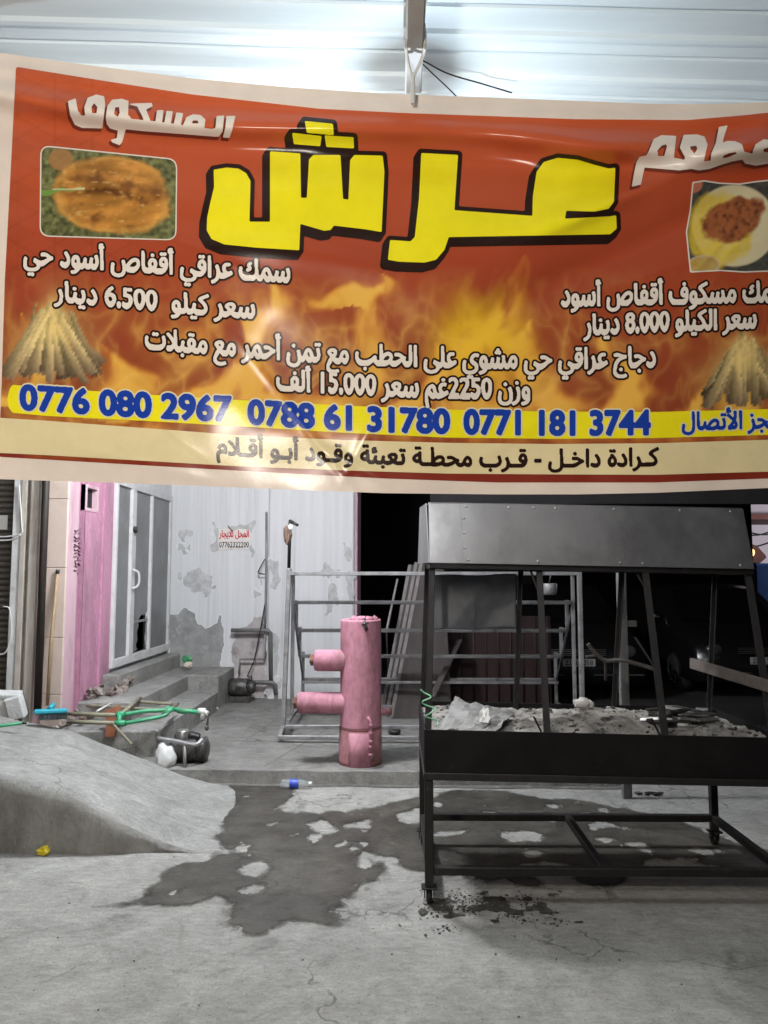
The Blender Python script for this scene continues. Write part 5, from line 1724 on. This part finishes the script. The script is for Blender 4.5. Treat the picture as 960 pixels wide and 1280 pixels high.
# plank and branch propped across the grill
m = MB(); a = KY(864, 829, 4.44); b = KY(975, 862, 3.70)
m.bar(a, b, .022, .060, bev=.003)
tag(m.build('plank', 'wood'), 'weathered grey plank propped across the right end of the grill', 'plank')
m = MB()
m.tube(smooth_path([KY(735, 805, 4.36), KY(746, 818, 4.36), KY(758, 826, 4.34), KY(776, 825, 4.25), KY(800, 831, 4.1), KY(824, 838, 3.95)], 5), [.012] * 26, 8)
m.tube(smooth_path([KY(746, 818, 4.36), KY(740, 820, 4.37), KY(732, 821, 4.37)], 4), .008, 7)
m.tube(smooth_path([KY(756, 826, 4.35), KY(757, 834, 4.38), KY(757, 850, 4.42)], 4), .009, 7)
tag(m.build('branch', 'twig'), 'thin forked dark branch lying across the middle of the grill', 'branch')

# galvanised post behind the grill
m = MB()
pb = KZ(784, 998, 0.0)
m.span((pb.x - .032, pb.y - .02, -.05), (pb.x + .032, pb.y + .025, 1.74), bev=.006)
m.span((pb.x + .033, pb.y - .012, 1.19), (pb.x + .10, pb.y + .012, 1.235), bev=.003)
tag(m.build('metal_post', 'post'), 'upright galvanised metal post standing behind the grill', 'post')

# ------------------------------------------------------------ stepped steel rack
rk = thing('stepped_rack', 'tall stepped display rack of grey steel tubes standing behind the pink boiler', 'rack', (.3, 7.2, zt))
R_ = .019
ly = 6.85
xl = KY(354.5, 850, ly).x; xr = KY(726, 800, ly).x
ztop = KY(362, 717, ly).z
steps = [(ly, ztop), (7.12, KY(368, 753, 7.12).z), (7.38, KY(371, 788, 7.38).z), (7.66, KY(376, 820, 7.66).z), (7.95, KY(380, 849, 7.95).z)]
for sx, px_t in ((xl, 361.5), (xr, 728)):
    xt = KY(px_t, 717, ly).x if sx < 0 else sx
    m = MB(); m.bar((sx, ly, zt + .03), (xt, ly, ztop + (.05 if sx < 0 else .10)), .042, bev=.005); pl_ = m.build('post', 'rack', rk)
    m = MB(); c = Vector((sx, ly, zt)); m.lathe([(0, -.012), (.03, -.012), (.034, 0), (.03, .012), (0, .012)], c + Vector((.0, 0, .034)), 'X', 16); m.build('caster', 'tyre', pl_)
    sgn = 1 if sx < 0 else -1
    # stepped side frame
    m = MB()
    prev = (xt, ly, ztop)
    for k, (yy, zz) in enumerate(steps[1:]):
        x_ = xt + sgn * .0
        m.bar((x_, steps[k][0] + .03, steps[k][1] - .0), (x_, yy - .02, steps[k][1]), .030, bev=.003)
        m.bar((x_, yy, steps[k][1] + .015), (x_, yy, zz - .0), .032, bev=.003)
    m.bar((xt, steps[-1][0], steps[-1][1]), (xt, steps[-1][0], zt + .03), .032, bev=.003)
    m.bar((xt, ly + .03, zt + .14), (xt, 7.93, zt + .14), .03, bev=.003)
    m.bar((xt, 7.125, steps[1][1]), (xt, 7.125, zt + .16), .032, bev=.003)
    m.tube([(xt, 7.14, steps[1][1]), (xt, 7.62, steps[3][1])], .009, 6); m.tube([(xt, 7.40, steps[2][1]), (xt, 7.93, steps[4][1])], .009, 6)
    m.build('side_frame', 'rack', rk)
for k, (yy, zz) in enumerate(steps):
    m = MB(); m.bar((xl + .055, yy, zz), (xr - .02, yy, zz), .034, .046 if k != 4 else .034, bev=.004, up=(0, 1, 0)); m.build('rail', 'rack', rk)
    if k:
        m = MB(); m.bar((xl + .055, yy - .22, zz), (xr - .02, yy - .22, zz), .026, bev=.003); m.build('rail', 'rack', rk) if k in (4,) else None
for yy, zz in ((ly, .16), (7.9, .16)):
    m = MB(); m.bar((xl + .02, yy, zt + zz - .06), (xr - .02, yy, zt + zz - .06), .034, bev=.004); m.build('floor_rail', 'rack', rk)
m = MB(); m.bar((xl - .02, ly - .18, zt + .045), (xr, ly - .18, zt + .045), .034, bev=.004); m.bar((xl, ly - .18, zt + .045), (xl, ly - .02, zt + .10), .034, bev=.004); m.build('floor_rail', 'rack', rk)
# pipe with tap fixed on the rack's left post
tp = thing('tap_pipe', 'short upright pipe with a tap handle and brown wrapping on top of the rack', 'tap', tuple(KY(361, 712, ly)))
m = MB(); m.tube([KY(361, 712, ly - .0), KY(362.5, 655, ly), KY(363, 650, ly)], .016, 10); m.tube([KY(362.5, 651, ly), KY(372, 656.5, ly - .05)], [.016, .014], 8); m.build('pipe', 'leg', tp)
m = MB(); m.lump(KY(359.5, 669, ly - .01), (.036, .036, .095), 3, 2, .25); m.build('wrapping', 'brownwrap', tp)
m = MB(); m.lump(KY(362.8, 659, ly - .02), (.022, .022, .028), 4, 2, .2); m.build('cap', 'white', tp)

# ------------------------------------------------------------ pink boiler
by = 5.98
bc = KY(450.5, 950, by); bc.z = zt
bl = thing('pink_boiler', 'upright pink painted steel boiler cylinder with two side drums', 'boiler', tuple(bc))
rb_ = .163
ztop_b = KY(450, 773, by).z - zt
zs_ = KY(450, 908, by).z - zt
m = MB(); m.lathe([(0, ztop_b - .02), (rb_ - .012, ztop_b - .012), (rb_ - .003, ztop_b - .006)] + [(rb_ - .001, ztop_b - .02 - k * (ztop_b - .03 - zs_) / 24) for k in range(25)], bc, 'Z', 48)
for p in m.v:
    an = math.atan2(p.y - bc.y, p.x - bc.x); k_ = .005 * (float(fbm(an * 1.6 + 9, p.z * 3.2, 161, 3)) - .5) * 2
    p.x += math.cos(an) * k_; p.y += math.sin(an) * k_
m.build('tank', 'boiler', bl)
m = MB(); m.lathe([(rb_ + .002, zs_ + .006), (rb_ + .005, zs_), (rb_ + .002, zs_ - .008), (rb_ - .01, zs_ - .008)], bc, 'Z', 48); m.build('seam', 'seam', bl)
vs_ = MB()
prof_ = [(rb_ + .002, zs_ - .009), (rb_ + .004, zs_ - .02), (rb_ + .006, .03), (rb_ + .007, 0.0), (0, 0)]
vs_.lathe(prof_, bc, 'Z', 48); vs_.build('fire_box', 'boilerlow', bl)
# pale pink plate welded on the front of the fire box
m = MB(); pts = []
for k in range(9):
    a = R(-118 + k * 7.2); pts.append(a)
top_ = [bc + Vector((math.cos(a) * (rb_ + .011), math.sin(a) * (rb_ + .011), zs_ - .02)) for a in pts]; bot_ = [bc + Vector((math.cos(a) * (rb_ + .013), math.sin(a) * (rb_ + .013), .002)) for a in pts]
m.add(top_ + bot_, [[i, i + 1, i + 10, i + 9] for i in range(8)], 0, True); m.add([bc + Vector((math.cos(pts[i]) * (rb_ + .006), math.sin(pts[i]) * (rb_ + .006), z)) for i in (0, 8) for z in (.002, zs_ - .02)] , [])
o = m.build('front_plate', 'boiler', bl); sm = o.modifiers.new('thickness', 'SOLIDIFY'); sm.thickness = .005; sm.offset = 1
m = MB()
for k, (dx, dy, s) in enumerate(((-.05, -.08, .035), (-.015, -.11, .03), (.075, -.07, .035), (.02, .05, .05), (.11, -.02, .03))):
    m.lump(bc + Vector((dx, dy, ztop_b - .005)), (s, s, .025), k, 2, .3)
m.build('weld_lump', 'boiler', bl, fix=False)
m = MB(); q = bc + Vector((.035, -rb_ - .005, ztop_b - .03))
m.tube([q + Vector((0, .05, .03)), q, q + Vector((.02, -.01, -.05))], .015, 8); m.tube([q + Vector((-.02, -.012, -.01)), q + Vector((.035, -.012, .008))], .007, 6); m.build('valve', 'motor', bl)
hy = by - .03
for (xl_px, ytop, ybot) in ((391.5, 812, 839), (371, 865, 892)):
    zc = (KY(400, ytop, hy).z + KY(400, ybot, hy).z) / 2; rr_ = (KY(400, ytop, hy).z - KY(400, ybot, hy).z) / 2
    x0_ = KY(xl_px, 850, hy).x
    m = MB(); L_ = bc.x - .12 - x0_
    m.lathe([(0, .012), (rr_ * .55, .004), (rr_ * .88, .010), (rr_ * .98, .028), (rr_, .05), (rr_, L_)], (x0_, hy, zc), 'X', 36)
    dm = m.build('side_drum', 'boiler', bl)
    m = MB(); m.tube([(x0_ + .01, hy, zc), (x0_ - .028, hy, zc)], .026 if ytop < 850 else .020, 12); m.tube([(x0_ - .012, hy, zc + .045), (x0_ - .012, hy, zc - .04)], .012, 8); m.build('plug', 'rust', dm)
m = MB(); zc = KY(480, 889, by).z; m.tube([bc + Vector((.13, 0, zc - zt)), bc + Vector((.225, -.01, zc - zt))], .028, 12); m.tube([bc + Vector((.225, -.01, zc - zt)), bc + Vector((.245, -.012, zc - zt))], .03, 12, mi=1); m.build('stub_pipe', ['boiler', 'rust'], bl)
m = MB(); sp = KY(461, 898, by - rb_ - .01)
m.tube([sp + Vector((-.005, .05, 0)), sp + Vector((-.002, -.012, 0)), sp + Vector((.014, -.018, -.02)), sp + Vector((.017, -.018, -.10)), sp + Vector((.017, -.018, -.30))], .012, 10)
for dz in (-.05, -.11, -.17, -.21, -.27): m.lathe([(.012, -.014), (.018, -.012), (.018, .012), (.012, .014)], sp + Vector((.017, -.018, dz)), 'Z', 12)
m.build('drain_pipe', 'boiler', bl)

# ------------------------------------------------------------ boards leaning in the dark doorway
brd = [((512, 706), (529, 709), (479, 862), (520, 880), 8.35, 8.0), ((518, 703), (534, 710), (487, 866), (530, 882), 8.28, 7.88), ((525, 704), (548, 712), (494, 866), (545, 884), 8.2, 7.75)]
lab = ['rearmost brown board leaning beside the dark doorway, its left edge showing', 'middle brown board leaning in the dark doorway between two others', 'foremost wide brown board leaning in the dark doorway behind the rack']
for k in range(3):
    x0_ = KY((478, 484, 490)[k], 870, 8.2).x; Yb = 7.98 - .10 * k; Yt = 8.30 - .09 * k
    xt_ = KY((513, 521, 527)[k], 706, Yt).x
    z0_, z1_ = zt + .004, KY(520, (706, 703, 704)[k], Yt).z
    wv = Vector((.62, 0.02, 0)) if k == 2 else Vector((.55, .02, 0))
    m = MB(); A = Vector((x0_, Yb, z0_)); Bv = Vector((xt_, Yt, z1_)); 
    wt = Vector((.24, .02, -.06))
    m.prism([A, A + wv, Bv + wt, Bv], (0, .024, .004))
    o = tag(m.build('board', 'board'), lab[k], 'board', 'boards leaning in the dark doorway')
    m = MB(); m.bar(A + Vector((-.006, .0, .01)), Bv + Vector((-.006, .0, 0)), .010, .034, bev=0, up=(1, 0, 0)); m.build('edge_strip', 'boardedge', o)
m = MB(); m.bar(KY(498, 722, 7.6), KY(482, 752, 7.6), .03, .012); m.bar(KY(482, 752, 7.6), KY(478, 862, 7.5), .012)
m = MB(); m.bar(KZ(487, 874, zt) + Vector((0, 0, 0)), KY(483, 790, 7.8), .016); m.bar(KY(483, 790, 7.8), KY(497, 724, 8.2), .022)
tag(m.build('pale_stick', 'boardedge'), 'thin pale stick leaning against the left edge of the brown boards', 'stick')
m = MB(); m.bar(KY(540, 872, 7.3), KY(575, 800, 8.3), .06, .02); tag(m.build('leaning_plank', 'board'), 'narrow brown plank leaning diagonally behind the left of the grill', 'plank')
m = MB(); a = KY(548, 790, 8.6); b = KY(690, 870, 8.6); m.span((a.x, 8.6, zt + .005), (b.x, 8.65, KY(600, 770, 8.6).z), bev=.01)
for k in range(9): m.tube([(a.x + .12 + k * .14, 8.595, zt + .02), (a.x + .12 + k * .14, 8.595, KY(600, 772, 8.6).z)], .012, 6)
tag(m.build('red_sheet', 'redsheet'), 'dark red ribbed metal sheet standing behind the rack', 'sheet')
m = MB(); m.lathe([(0, 0), (.06, 0), (.07, .02), (.075, .10), (.07, .11), (.06, .10)], (KY(686, 716, 7.1).x, 7.10, ztop - .20), 'Z', 20); m.tube([(KY(686, 716, 7.1).x, 7.10, ztop - .09), (KY(686, 716, 7.1).x, 6.98, ztop + .01)], .006)
tag(m.build('tin_can', 'rack'), 'grey tin can hanging behind the top rail of the rack', 'can')

# ------------------------------------------------------------ dark parked cars
def make_car(label, cx, yf, mirror=False):
    cr_ = thing('parked_car', label, 'car', (cx, yf + 2.1, 0), 'dark cars parked in the shed')
    hw = .86
    # side profile (y from front, z)
    P = [(0, .22), (-.02, .45), (.03, .62), (.12, .72), (.95, .90), (1.65, 1.36), (2.2, 1.43), (3.0, 1.36), (3.55, 1.02), (4.1, .95), (4.25, .80), (4.22, .30), (3.9, .22)]
    m = MB(); n = len(P)
    rows = []
    for fx, ins in ((-1, .06), (-.97, .0), (-.6, -.015), (0, -.03), (.6, -.015), (.97, 0), (1, .06)):
        row = []
        for (y, z) in P:
            tap = 1 - .20 * max(0, (z - .95) / .5)
            row.append(Vector((cx + fx * hw * tap, yf + y + ins * (1 if y < 2 else -1), z - (.03 if abs(fx) == 1 and z > .6 else 0))))
        rows.append(row)
    vs = [p for r in rows for p in r]
    fs = [[j * n + i, j * n + (i + 1) % n, (j + 1) * n + (i + 1) % n, (j + 1) * n + i] for j in range(len(rows) - 1) for i in range(n)] + [list(range(n)), [(len(rows) - 1) * n + i for i in range(n)][::-1]]
    m.add(vs, fs, 0, True)
    m.build('body', 'carpaint', cr_)
    m = MB(); zz = lambda t: .92 + t * .42
    m.prism([(cx - .66, yf + .955, .925), (cx + .66, yf + .955, .925), (cx + .54, yf + 1.60, 1.345), (cx - .54, yf + 1.60, 1.345)], (0, -.012, .012)); m.build('windscreen', 'carglass', cr_)
    for s in (-1, 1):
        m = MB(); m.lathe([(0, -.02), (.07, -.012), (.105, .0), (.11, .03)], (cx + s * .62, yf + .0, .62), 'Y', 20); m.v = [Vector((p.x, p.y, .62 + (p.z - .62) * .7)) for p in m.v]; m.build('headlight', 'lens', cr_)
        m = MB(); m.lump((cx + s * .93, yf + 1.25, .98), (.09, .06, .065), 3, 2, .05, smooth=True); m.build('wing_mirror', 'chrome', cr_)
        for yy in (.75, 3.35):
            m = MB(); m.lathe([(0, -.09), (.22, -.09), (.30, -.07), (.31, 0), (.30, .07), (.22, .09), (0, .09)], (cx + s * .77, yf + yy, .31), 'X', 24); wh = m.build('wheel', 'tyre', cr_)
            m = MB(); m.lathe([(0, .0), (.19, .0), (.2, .012), (.2, -.02)], (cx + s * .865, yf + yy, .31), 'X', 20); m.build('rim', 'lens', wh)
    m = MB()
    for k in range(4): m.span((cx - .34, yf - .035, .575 + k * .022), (cx + .34, yf - .02, .585 + k * .022), bev=.002)
    m.build('grille', 'chrome', cr_)
    m = MB(); m.span((cx - .80, yf - .035, .33), (cx + .80, yf - .015, .35), bev=.004); m.build('bumper_strip', 'lens', cr_)
    m = MB(); m.span((cx - .20, yf - .05, .445), (cx + .20, yf - .04, .535), bev=.002); pl_ = m.build('number_plate', 'plate', cr_)
    # plate characters
    Mk, x0, y0 = text_field('22 B 3018', [(0, 10), (38, 10)], 10, .35, 2, 1.0)
    F = blur(.35 - edt(Mk, 2) * .35, 1); uv, fs = march(F, x0, y0, .35, None)
    m = MB(); m.add([(cx - .17 + u * .34 / 38, yf - .0515, .53 - v * .0085 + .015) for u, v in uv], [q[::-1] for q in fs]); m.build('characters', 'ink', pl_, fix=False)
    return cr_


pc_ = KY(722, 821, 9.3)
car1 = make_car('dark parked car whose white number plate shows between the rack posts', pc_.x + .02, 9.36)
dup(car1, (KY(905, 776, 9.3).x + .62, 9.6 + 2.1, 0), 'dark parked car hidden in the shade at the right with one glinting headlight')

# ------------------------------------------------------------ small things at the left
# scrap frame of green pipes
sf_ = thing('pipe_frame', 'bent scrap frame of green and tan steel pipes resting across the steps', 'pipe frame', tuple(KY(160, 905, 6.05)))
a5 = lambda x, y, Yd: KY(x, y, Yd)
m = MB(); m.tube([a5(84, 892, 5.98), a5(148, 894, 6.0)], .016, 10); m.tube([a5(84, 902, 5.92), a5(148, 904, 5.95)], .016, 10); m.build('tan_rail', 'olive', sf_)
m = MB()
m.tube([a5(146, 893, 6.0), a5(156, 893, 6.0)], .024, 12); m.tube([a5(144, 904, 5.95), a5(157, 904, 5.95)], .024, 12); m.tube([a5(149, 891, 6.0), a5(149.5, 907, 5.95)], .020, 10)
m.tube(smooth_path([a5(156, 893, 6.0), a5(180, 889, 6.05), a5(203, 888, 6.1), a5(212, 884, 6.12)], 5), .016, 10)
m.tube(smooth_path([a5(156, 904, 5.95), a5(185, 899, 6.0), a5(206, 894, 6.08), a5(214, 886, 6.12)], 5), .016, 10)
m.tube([a5(203, 893, 6.09), a5(216, 886, 6.12)], .022, 10); m.tube([a5(214, 886, 6.12), a5(252, 891, 6.15)], .018, 10); m.tube([a5(222, 888, 6.13), a5(234, 889.5, 6.14)], .023, 10)
m.build('green_rail', 'green', sf_)
m = MB(); m.tube([a5(100, 876, 6.7), a5(171, 877, 6.7), a5(216, 880, 6.72)], .014, 10); m.tube([a5(95, 881, 6.55), a5(130, 883, 6.5), a5(215, 888, 6.45)], .012, 10); m.build('back_rail', 'olive', sf_)
m = MB(); m.tube([a5(152, 892, 6.02), a5(176, 872, 6.75)], .015, 10); m.tube([a5(206, 893, 6.1), a5(222, 880, 6.7)], .015, 10); m.tube([a5(167, 878, 6.7), a5(176, 872, 6.72)], .02, 10); m.tube([a5(226, 887, 6.5), a5(238, 885.5, 6.55)], .010, 8); m.build('cross_rail', 'olive', sf_)
m = MB(); m.tube([a5(248, 889, 6.15), a5(257, 889, 6.15)], .026, 12); m.tube([a5(254, 887, 6.15), a5(253, 899, 6.15)], .022, 12); m.tube([a5(255, 890, 6.15), a5(260, 892, 6.13)], .018, 10); m.build('white_elbow', 'white', sf_)
m = MB(); m.tube([a5(260, 890, 6.14), a5(260, 899, 6.14), a5(258.5, 912, 6.12)], .009, 8); m.lump(a5(258.5, 910, 6.12), (.016, .016, .022), 2, 2, .1); m.build('chain', 'motor', sf_)
m = MB(); m.tube([a5(142, 906, 5.92), a5(165, 931, 5.82)], .011, 8); tag(m.build('thin_rod', 'olive'), 'thin rusty rod slanting from the green pipes down to the ramp', 'rod')
m = MB(); m.tube([a5(121, 889, 6.1), a5(138, 879.5, 6.45)], .008, 8); tag(m.build('white_stick', 'white'), 'short white stick laid across the tan pipes', 'stick')
m = MB(); c = KY(141, 902, 6.12)
m.prism([KY(130, 889, 6.12), KY(146, 883, 6.12), KY(145, 900, 6.12), KY(144, 921, 6.12), KY(131, 921, 6.12), KY(133, 905, 6.12)], (0, .09, 0))
tag(m.build('clay_brick', 'orange'), 'broken orange clay block standing under the green pipes', 'brick')
# broom
br_ = thing('broom', 'teal push broom head with dark bristles lying on the ramp edge', 'broom', tuple(KY(63, 893, 5.72)))
m = MB(); A = KY(42, 892, 5.66); Bv = KY(84, 890.5, 5.74)
m.bar(A + Vector((0, 0, .012)), Bv + Vector((0, 0, .014)), .055, .034, bev=.010); m.tube([A.lerp(Bv, .45) + Vector((0, 0, .03)), A.lerp(Bv, .5) + Vector((0, .05, .055))], .018, 10); m.build('head', 'teal', br_)
m = MB(); rr = random.Random(12)
for k in range(420):
    u = rr.uniform(.22, .98); p = A.lerp(Bv, u) + Vector((0, rr.uniform(-.02, .02), .0)); m.tube([p, p + Vector((rr.gauss(0, .008), -.015 + rr.gauss(0, .012), -.045))], .0022, 4, cap=False)
m.build('bristles', 'bristle', br_, fix=False)
m = MB(); m.tube([KY(-40, 912, 5.35), KY(0, 907.5, 5.38), KY(28, 904, 5.42)], .011, 10); m.tube([KY(28, 904, 5.42), KY(33.5, 903.3, 5.43)], .010, 10, mi=1)
tag(m.build('green_pole', ['green', 'ink']), 'thin green pole lying across the top of the ramp at the left edge', 'pole')
# wooden stick leaning on the column
m = MB(); m.tube([KY(59, 882, 6.08), KY(64, 800, 6.13), KY(72, 716, 6.165)], [.014, .014, .012], 10); m.tube([KY(72, 717, 6.165), KY(72.5, 712, 6.167)], .016, 10, mi=1)
tag(m.build('wooden_stick', ['stickwood', 'ink']), 'tan wooden broomstick leaning upright against the cream tiled column', 'stick')
# lime white rubble blocks
for k, (x, y, w_, h_, ry, lb_) in enumerate(((4, 884, .17, .16, .1, 'whitewashed block at the frame foot, leftmost of the white rubble'), (20, 884, .12, .18, -.25, 'whitewashed block tilted against its neighbour beside the trims'), (11, 869, .18, .05, .05, 'flat whitewashed slab lying on top of the white blocks'))):
    m = MB(); m.box(KY(x, y, 5.98), (w_, .12, h_), rot=(.1 * k, ry, .2), bev=.012, seg=2)
    tag(m.build('white_block', 'whiteblock'), lb_, 'block', 'whitewashed rubble blocks')
m = MB(); a = KZ(-30, 1064, 0); b = KZ(22, 1062, 0); tz = KY(10, 1022, b.y).z
m.span((a.x - .3, b.y, -.01), (b.x, b.y + .16, tz), bev=.015)
tag(m.build('concrete_block', 'bare'), 'rough grey concrete block cut off at the lower left edge', 'block')
# yellow wrapper and cream crumpled wrapper in front of the ramp
m = MB(); c = KZ(55, 1064, .02); m.lump(c, (.045, .03, .022), 7, 2, .35); tag(m.build('yellow_wrapper', 'yellow', fix=False), 'crumpled yellow wrapper on the ground before the ramp', 'litter')
m = MB(); c = KZ(73, 1062, .015); m.lump(c + Vector((0, .05, 0)), (.075, .03, .018), 17, 2, .45); tag(m.build('paper_litter', 'creamlump', fix=False), 'pale torn paper scraps behind the yellow wrapper', 'litter')

# greasy pump engine and bag between ramp and steps
pc = KY(238, 954, 5.98); pc.z = .0
en = thing('motor_pump', 'small greasy dark motor with a bent steel pipe beside the steps', 'motor', tuple(pc + Vector((0, 0, zt))))
e0 = KY(235, 935, 5.98)
m = MB(); m.lathe([(0, -.13), (.075, -.13), (.088, -.11), (.088, .06), (.07, .08), (0, .08)], e0 + Vector((.0, 0, -.01)), 'X', 22)
for k in range(9): m.lathe([(.088, -.003), (.098, -.003), (.098, .003), (.088, .003)], e0 + Vector((-.10 + k * .018, 0, -.01)), 'X', 22)
m.build('motor_body', 'motor', en)
m = MB(); m.lathe([(0, .08), (.05, .08), (.095, .09), (.10, .14), (.06, .16), (0, .16)], e0 + Vector((.0, 0, -.01)), 'X', 22); m.lump(e0 + Vector((.10, -.03, -.05)), (.05, .05, .045), 5, 2, .2); m.build('pump_case', 'motor', en)
m = MB(); m.lathe([(0, 0), (.05, 0), (.052, .01), (.052, .06), (.045, .07), (0, .07)], e0 + Vector((-.045, 0, .07)), 'Z', 20); m.build('capacitor', 'steel', en)
m = MB(); m.box(e0 + Vector((.045, 0, .085)), (.09, .06, .07), rot=(.2, .3, .2), bev=.01); m.lump(e0 + Vector((-.085, .01, .08)), (.03, .03, .045), 6, 2, .2); m.build('terminal_box', 'ink', en)
m = MB(); m.box(e0 + Vector((.0, 0, -.115)), (.27, .12, .03)); m.box(e0 + Vector((.0, 0, -.15)), (.2, .14, .04)); m.build('base', 'motor', en)
m = MB(); m.tube(smooth_path([KY(196, 923, 5.85), KY(222, 927, 5.84), KY(238, 931, 5.83), KY(247, 930, 5.84), KY(253, 924, 5.88)], 5), .017, 10); m.tube([KY(231, 929, 5.835), KY(231, 962, 5.80)], .014, 10); m.build('bent_pipe', 'rack', en)
m = MB(); m.lump(KY(207, 948, 5.82), (.075, .06, .10), 23, 3, .22, smooth=True); m.lump(KY(202, 936, 5.84), (.03, .03, .05), 25, 2, .3, smooth=True)
tag(m.build('white_bag', 'bag', fix=False), 'small white plastic bag slumped beside the greasy motor', 'bag')
# water bottle on its side at the kerb
bo = thing('water_bottle', 'clear plastic water bottle with a blue label lying at the kerb', 'bottle', tuple(KZ(370, 975, 0)))
A = KY(352, 970, 5.60); A.z = .034
pr = [(0, 0), (.026, .002), (.031, .012), (.029, .03), (.031, .05), (.031, .125), (.029, .15), (.024, .17), (.014, .192), (.012, .205), (0, .206)]
m = MB(); m.lathe(pr, A, 'X', 22); m.build('bottle_body', 'clear', bo)
m = MB(); m.lathe([(.0315, .062), (.0323, .064), (.0323, .122), (.0315, .124)], A, 'X', 24); m.build('label_band', 'blue', bo)
m = MB(); m.lathe([(0, .199), (.0145, .199), (.0145, .222), (.012, .224), (0, .224)], A, 'X', 16); m.build('cap', 'white', bo)
# green bottle and rag on the landing corner
m = MB(); c = KY(234, 826, 8.75); m.lump(c + Vector((0, 0, .02)), (.06, .04, .05), 31, 2, .3); tag(m.build('green_bag', 'green2', fix=False), 'crumpled green packet lying at the far end of the wide step', 'litter')
m = MB(); c = KY(234, 825, 8.66); m.lump(c + Vector((.02, -.03, -.05)), (.05, .035, .035), 33, 2, .3); tag(m.build('yellow_packet', 'creamlump', fix=False), 'pale yellowish packet lying before the crumpled green packet', 'litter')
m = MB(); c = KZ(271, 886, zt + .02); m.lump(c, (.03, .03, .022), 41, 2, .35); tag(m.build('white_pebble', 'paperwhite', fix=False), 'small white lump on the pavement beside the steps', 'litter')
m = MB(); c = KZ(493, 917, zt + .01); m.lathe([(0, 0), (.05, 0), (.06, .02), (.055, .035), (0, .035)], c, 'Z', 18); tag(m.build('dark_cup', 'coal'), 'small dark lid lying on the pavement right of the boiler', 'lid')
m = MB(); c = KZ(810, 993, 0)
for k in range(7): m.lump(c + Vector((random.uniform(-.09, .09), random.uniform(-.05, .05), .014)), (random.uniform(.015, .04), .012, .012), 60 + k, 1, .4)
o = m.build('charcoal_scraps', 'coal', fix=False); tag(o, 'few dark charcoal scraps beside the foot of the galvanised post', 'debris')
o['kind'] = 'stuff'

for ob in bpy.data.objects:
    if '_base' in ob:
        del ob['_base']
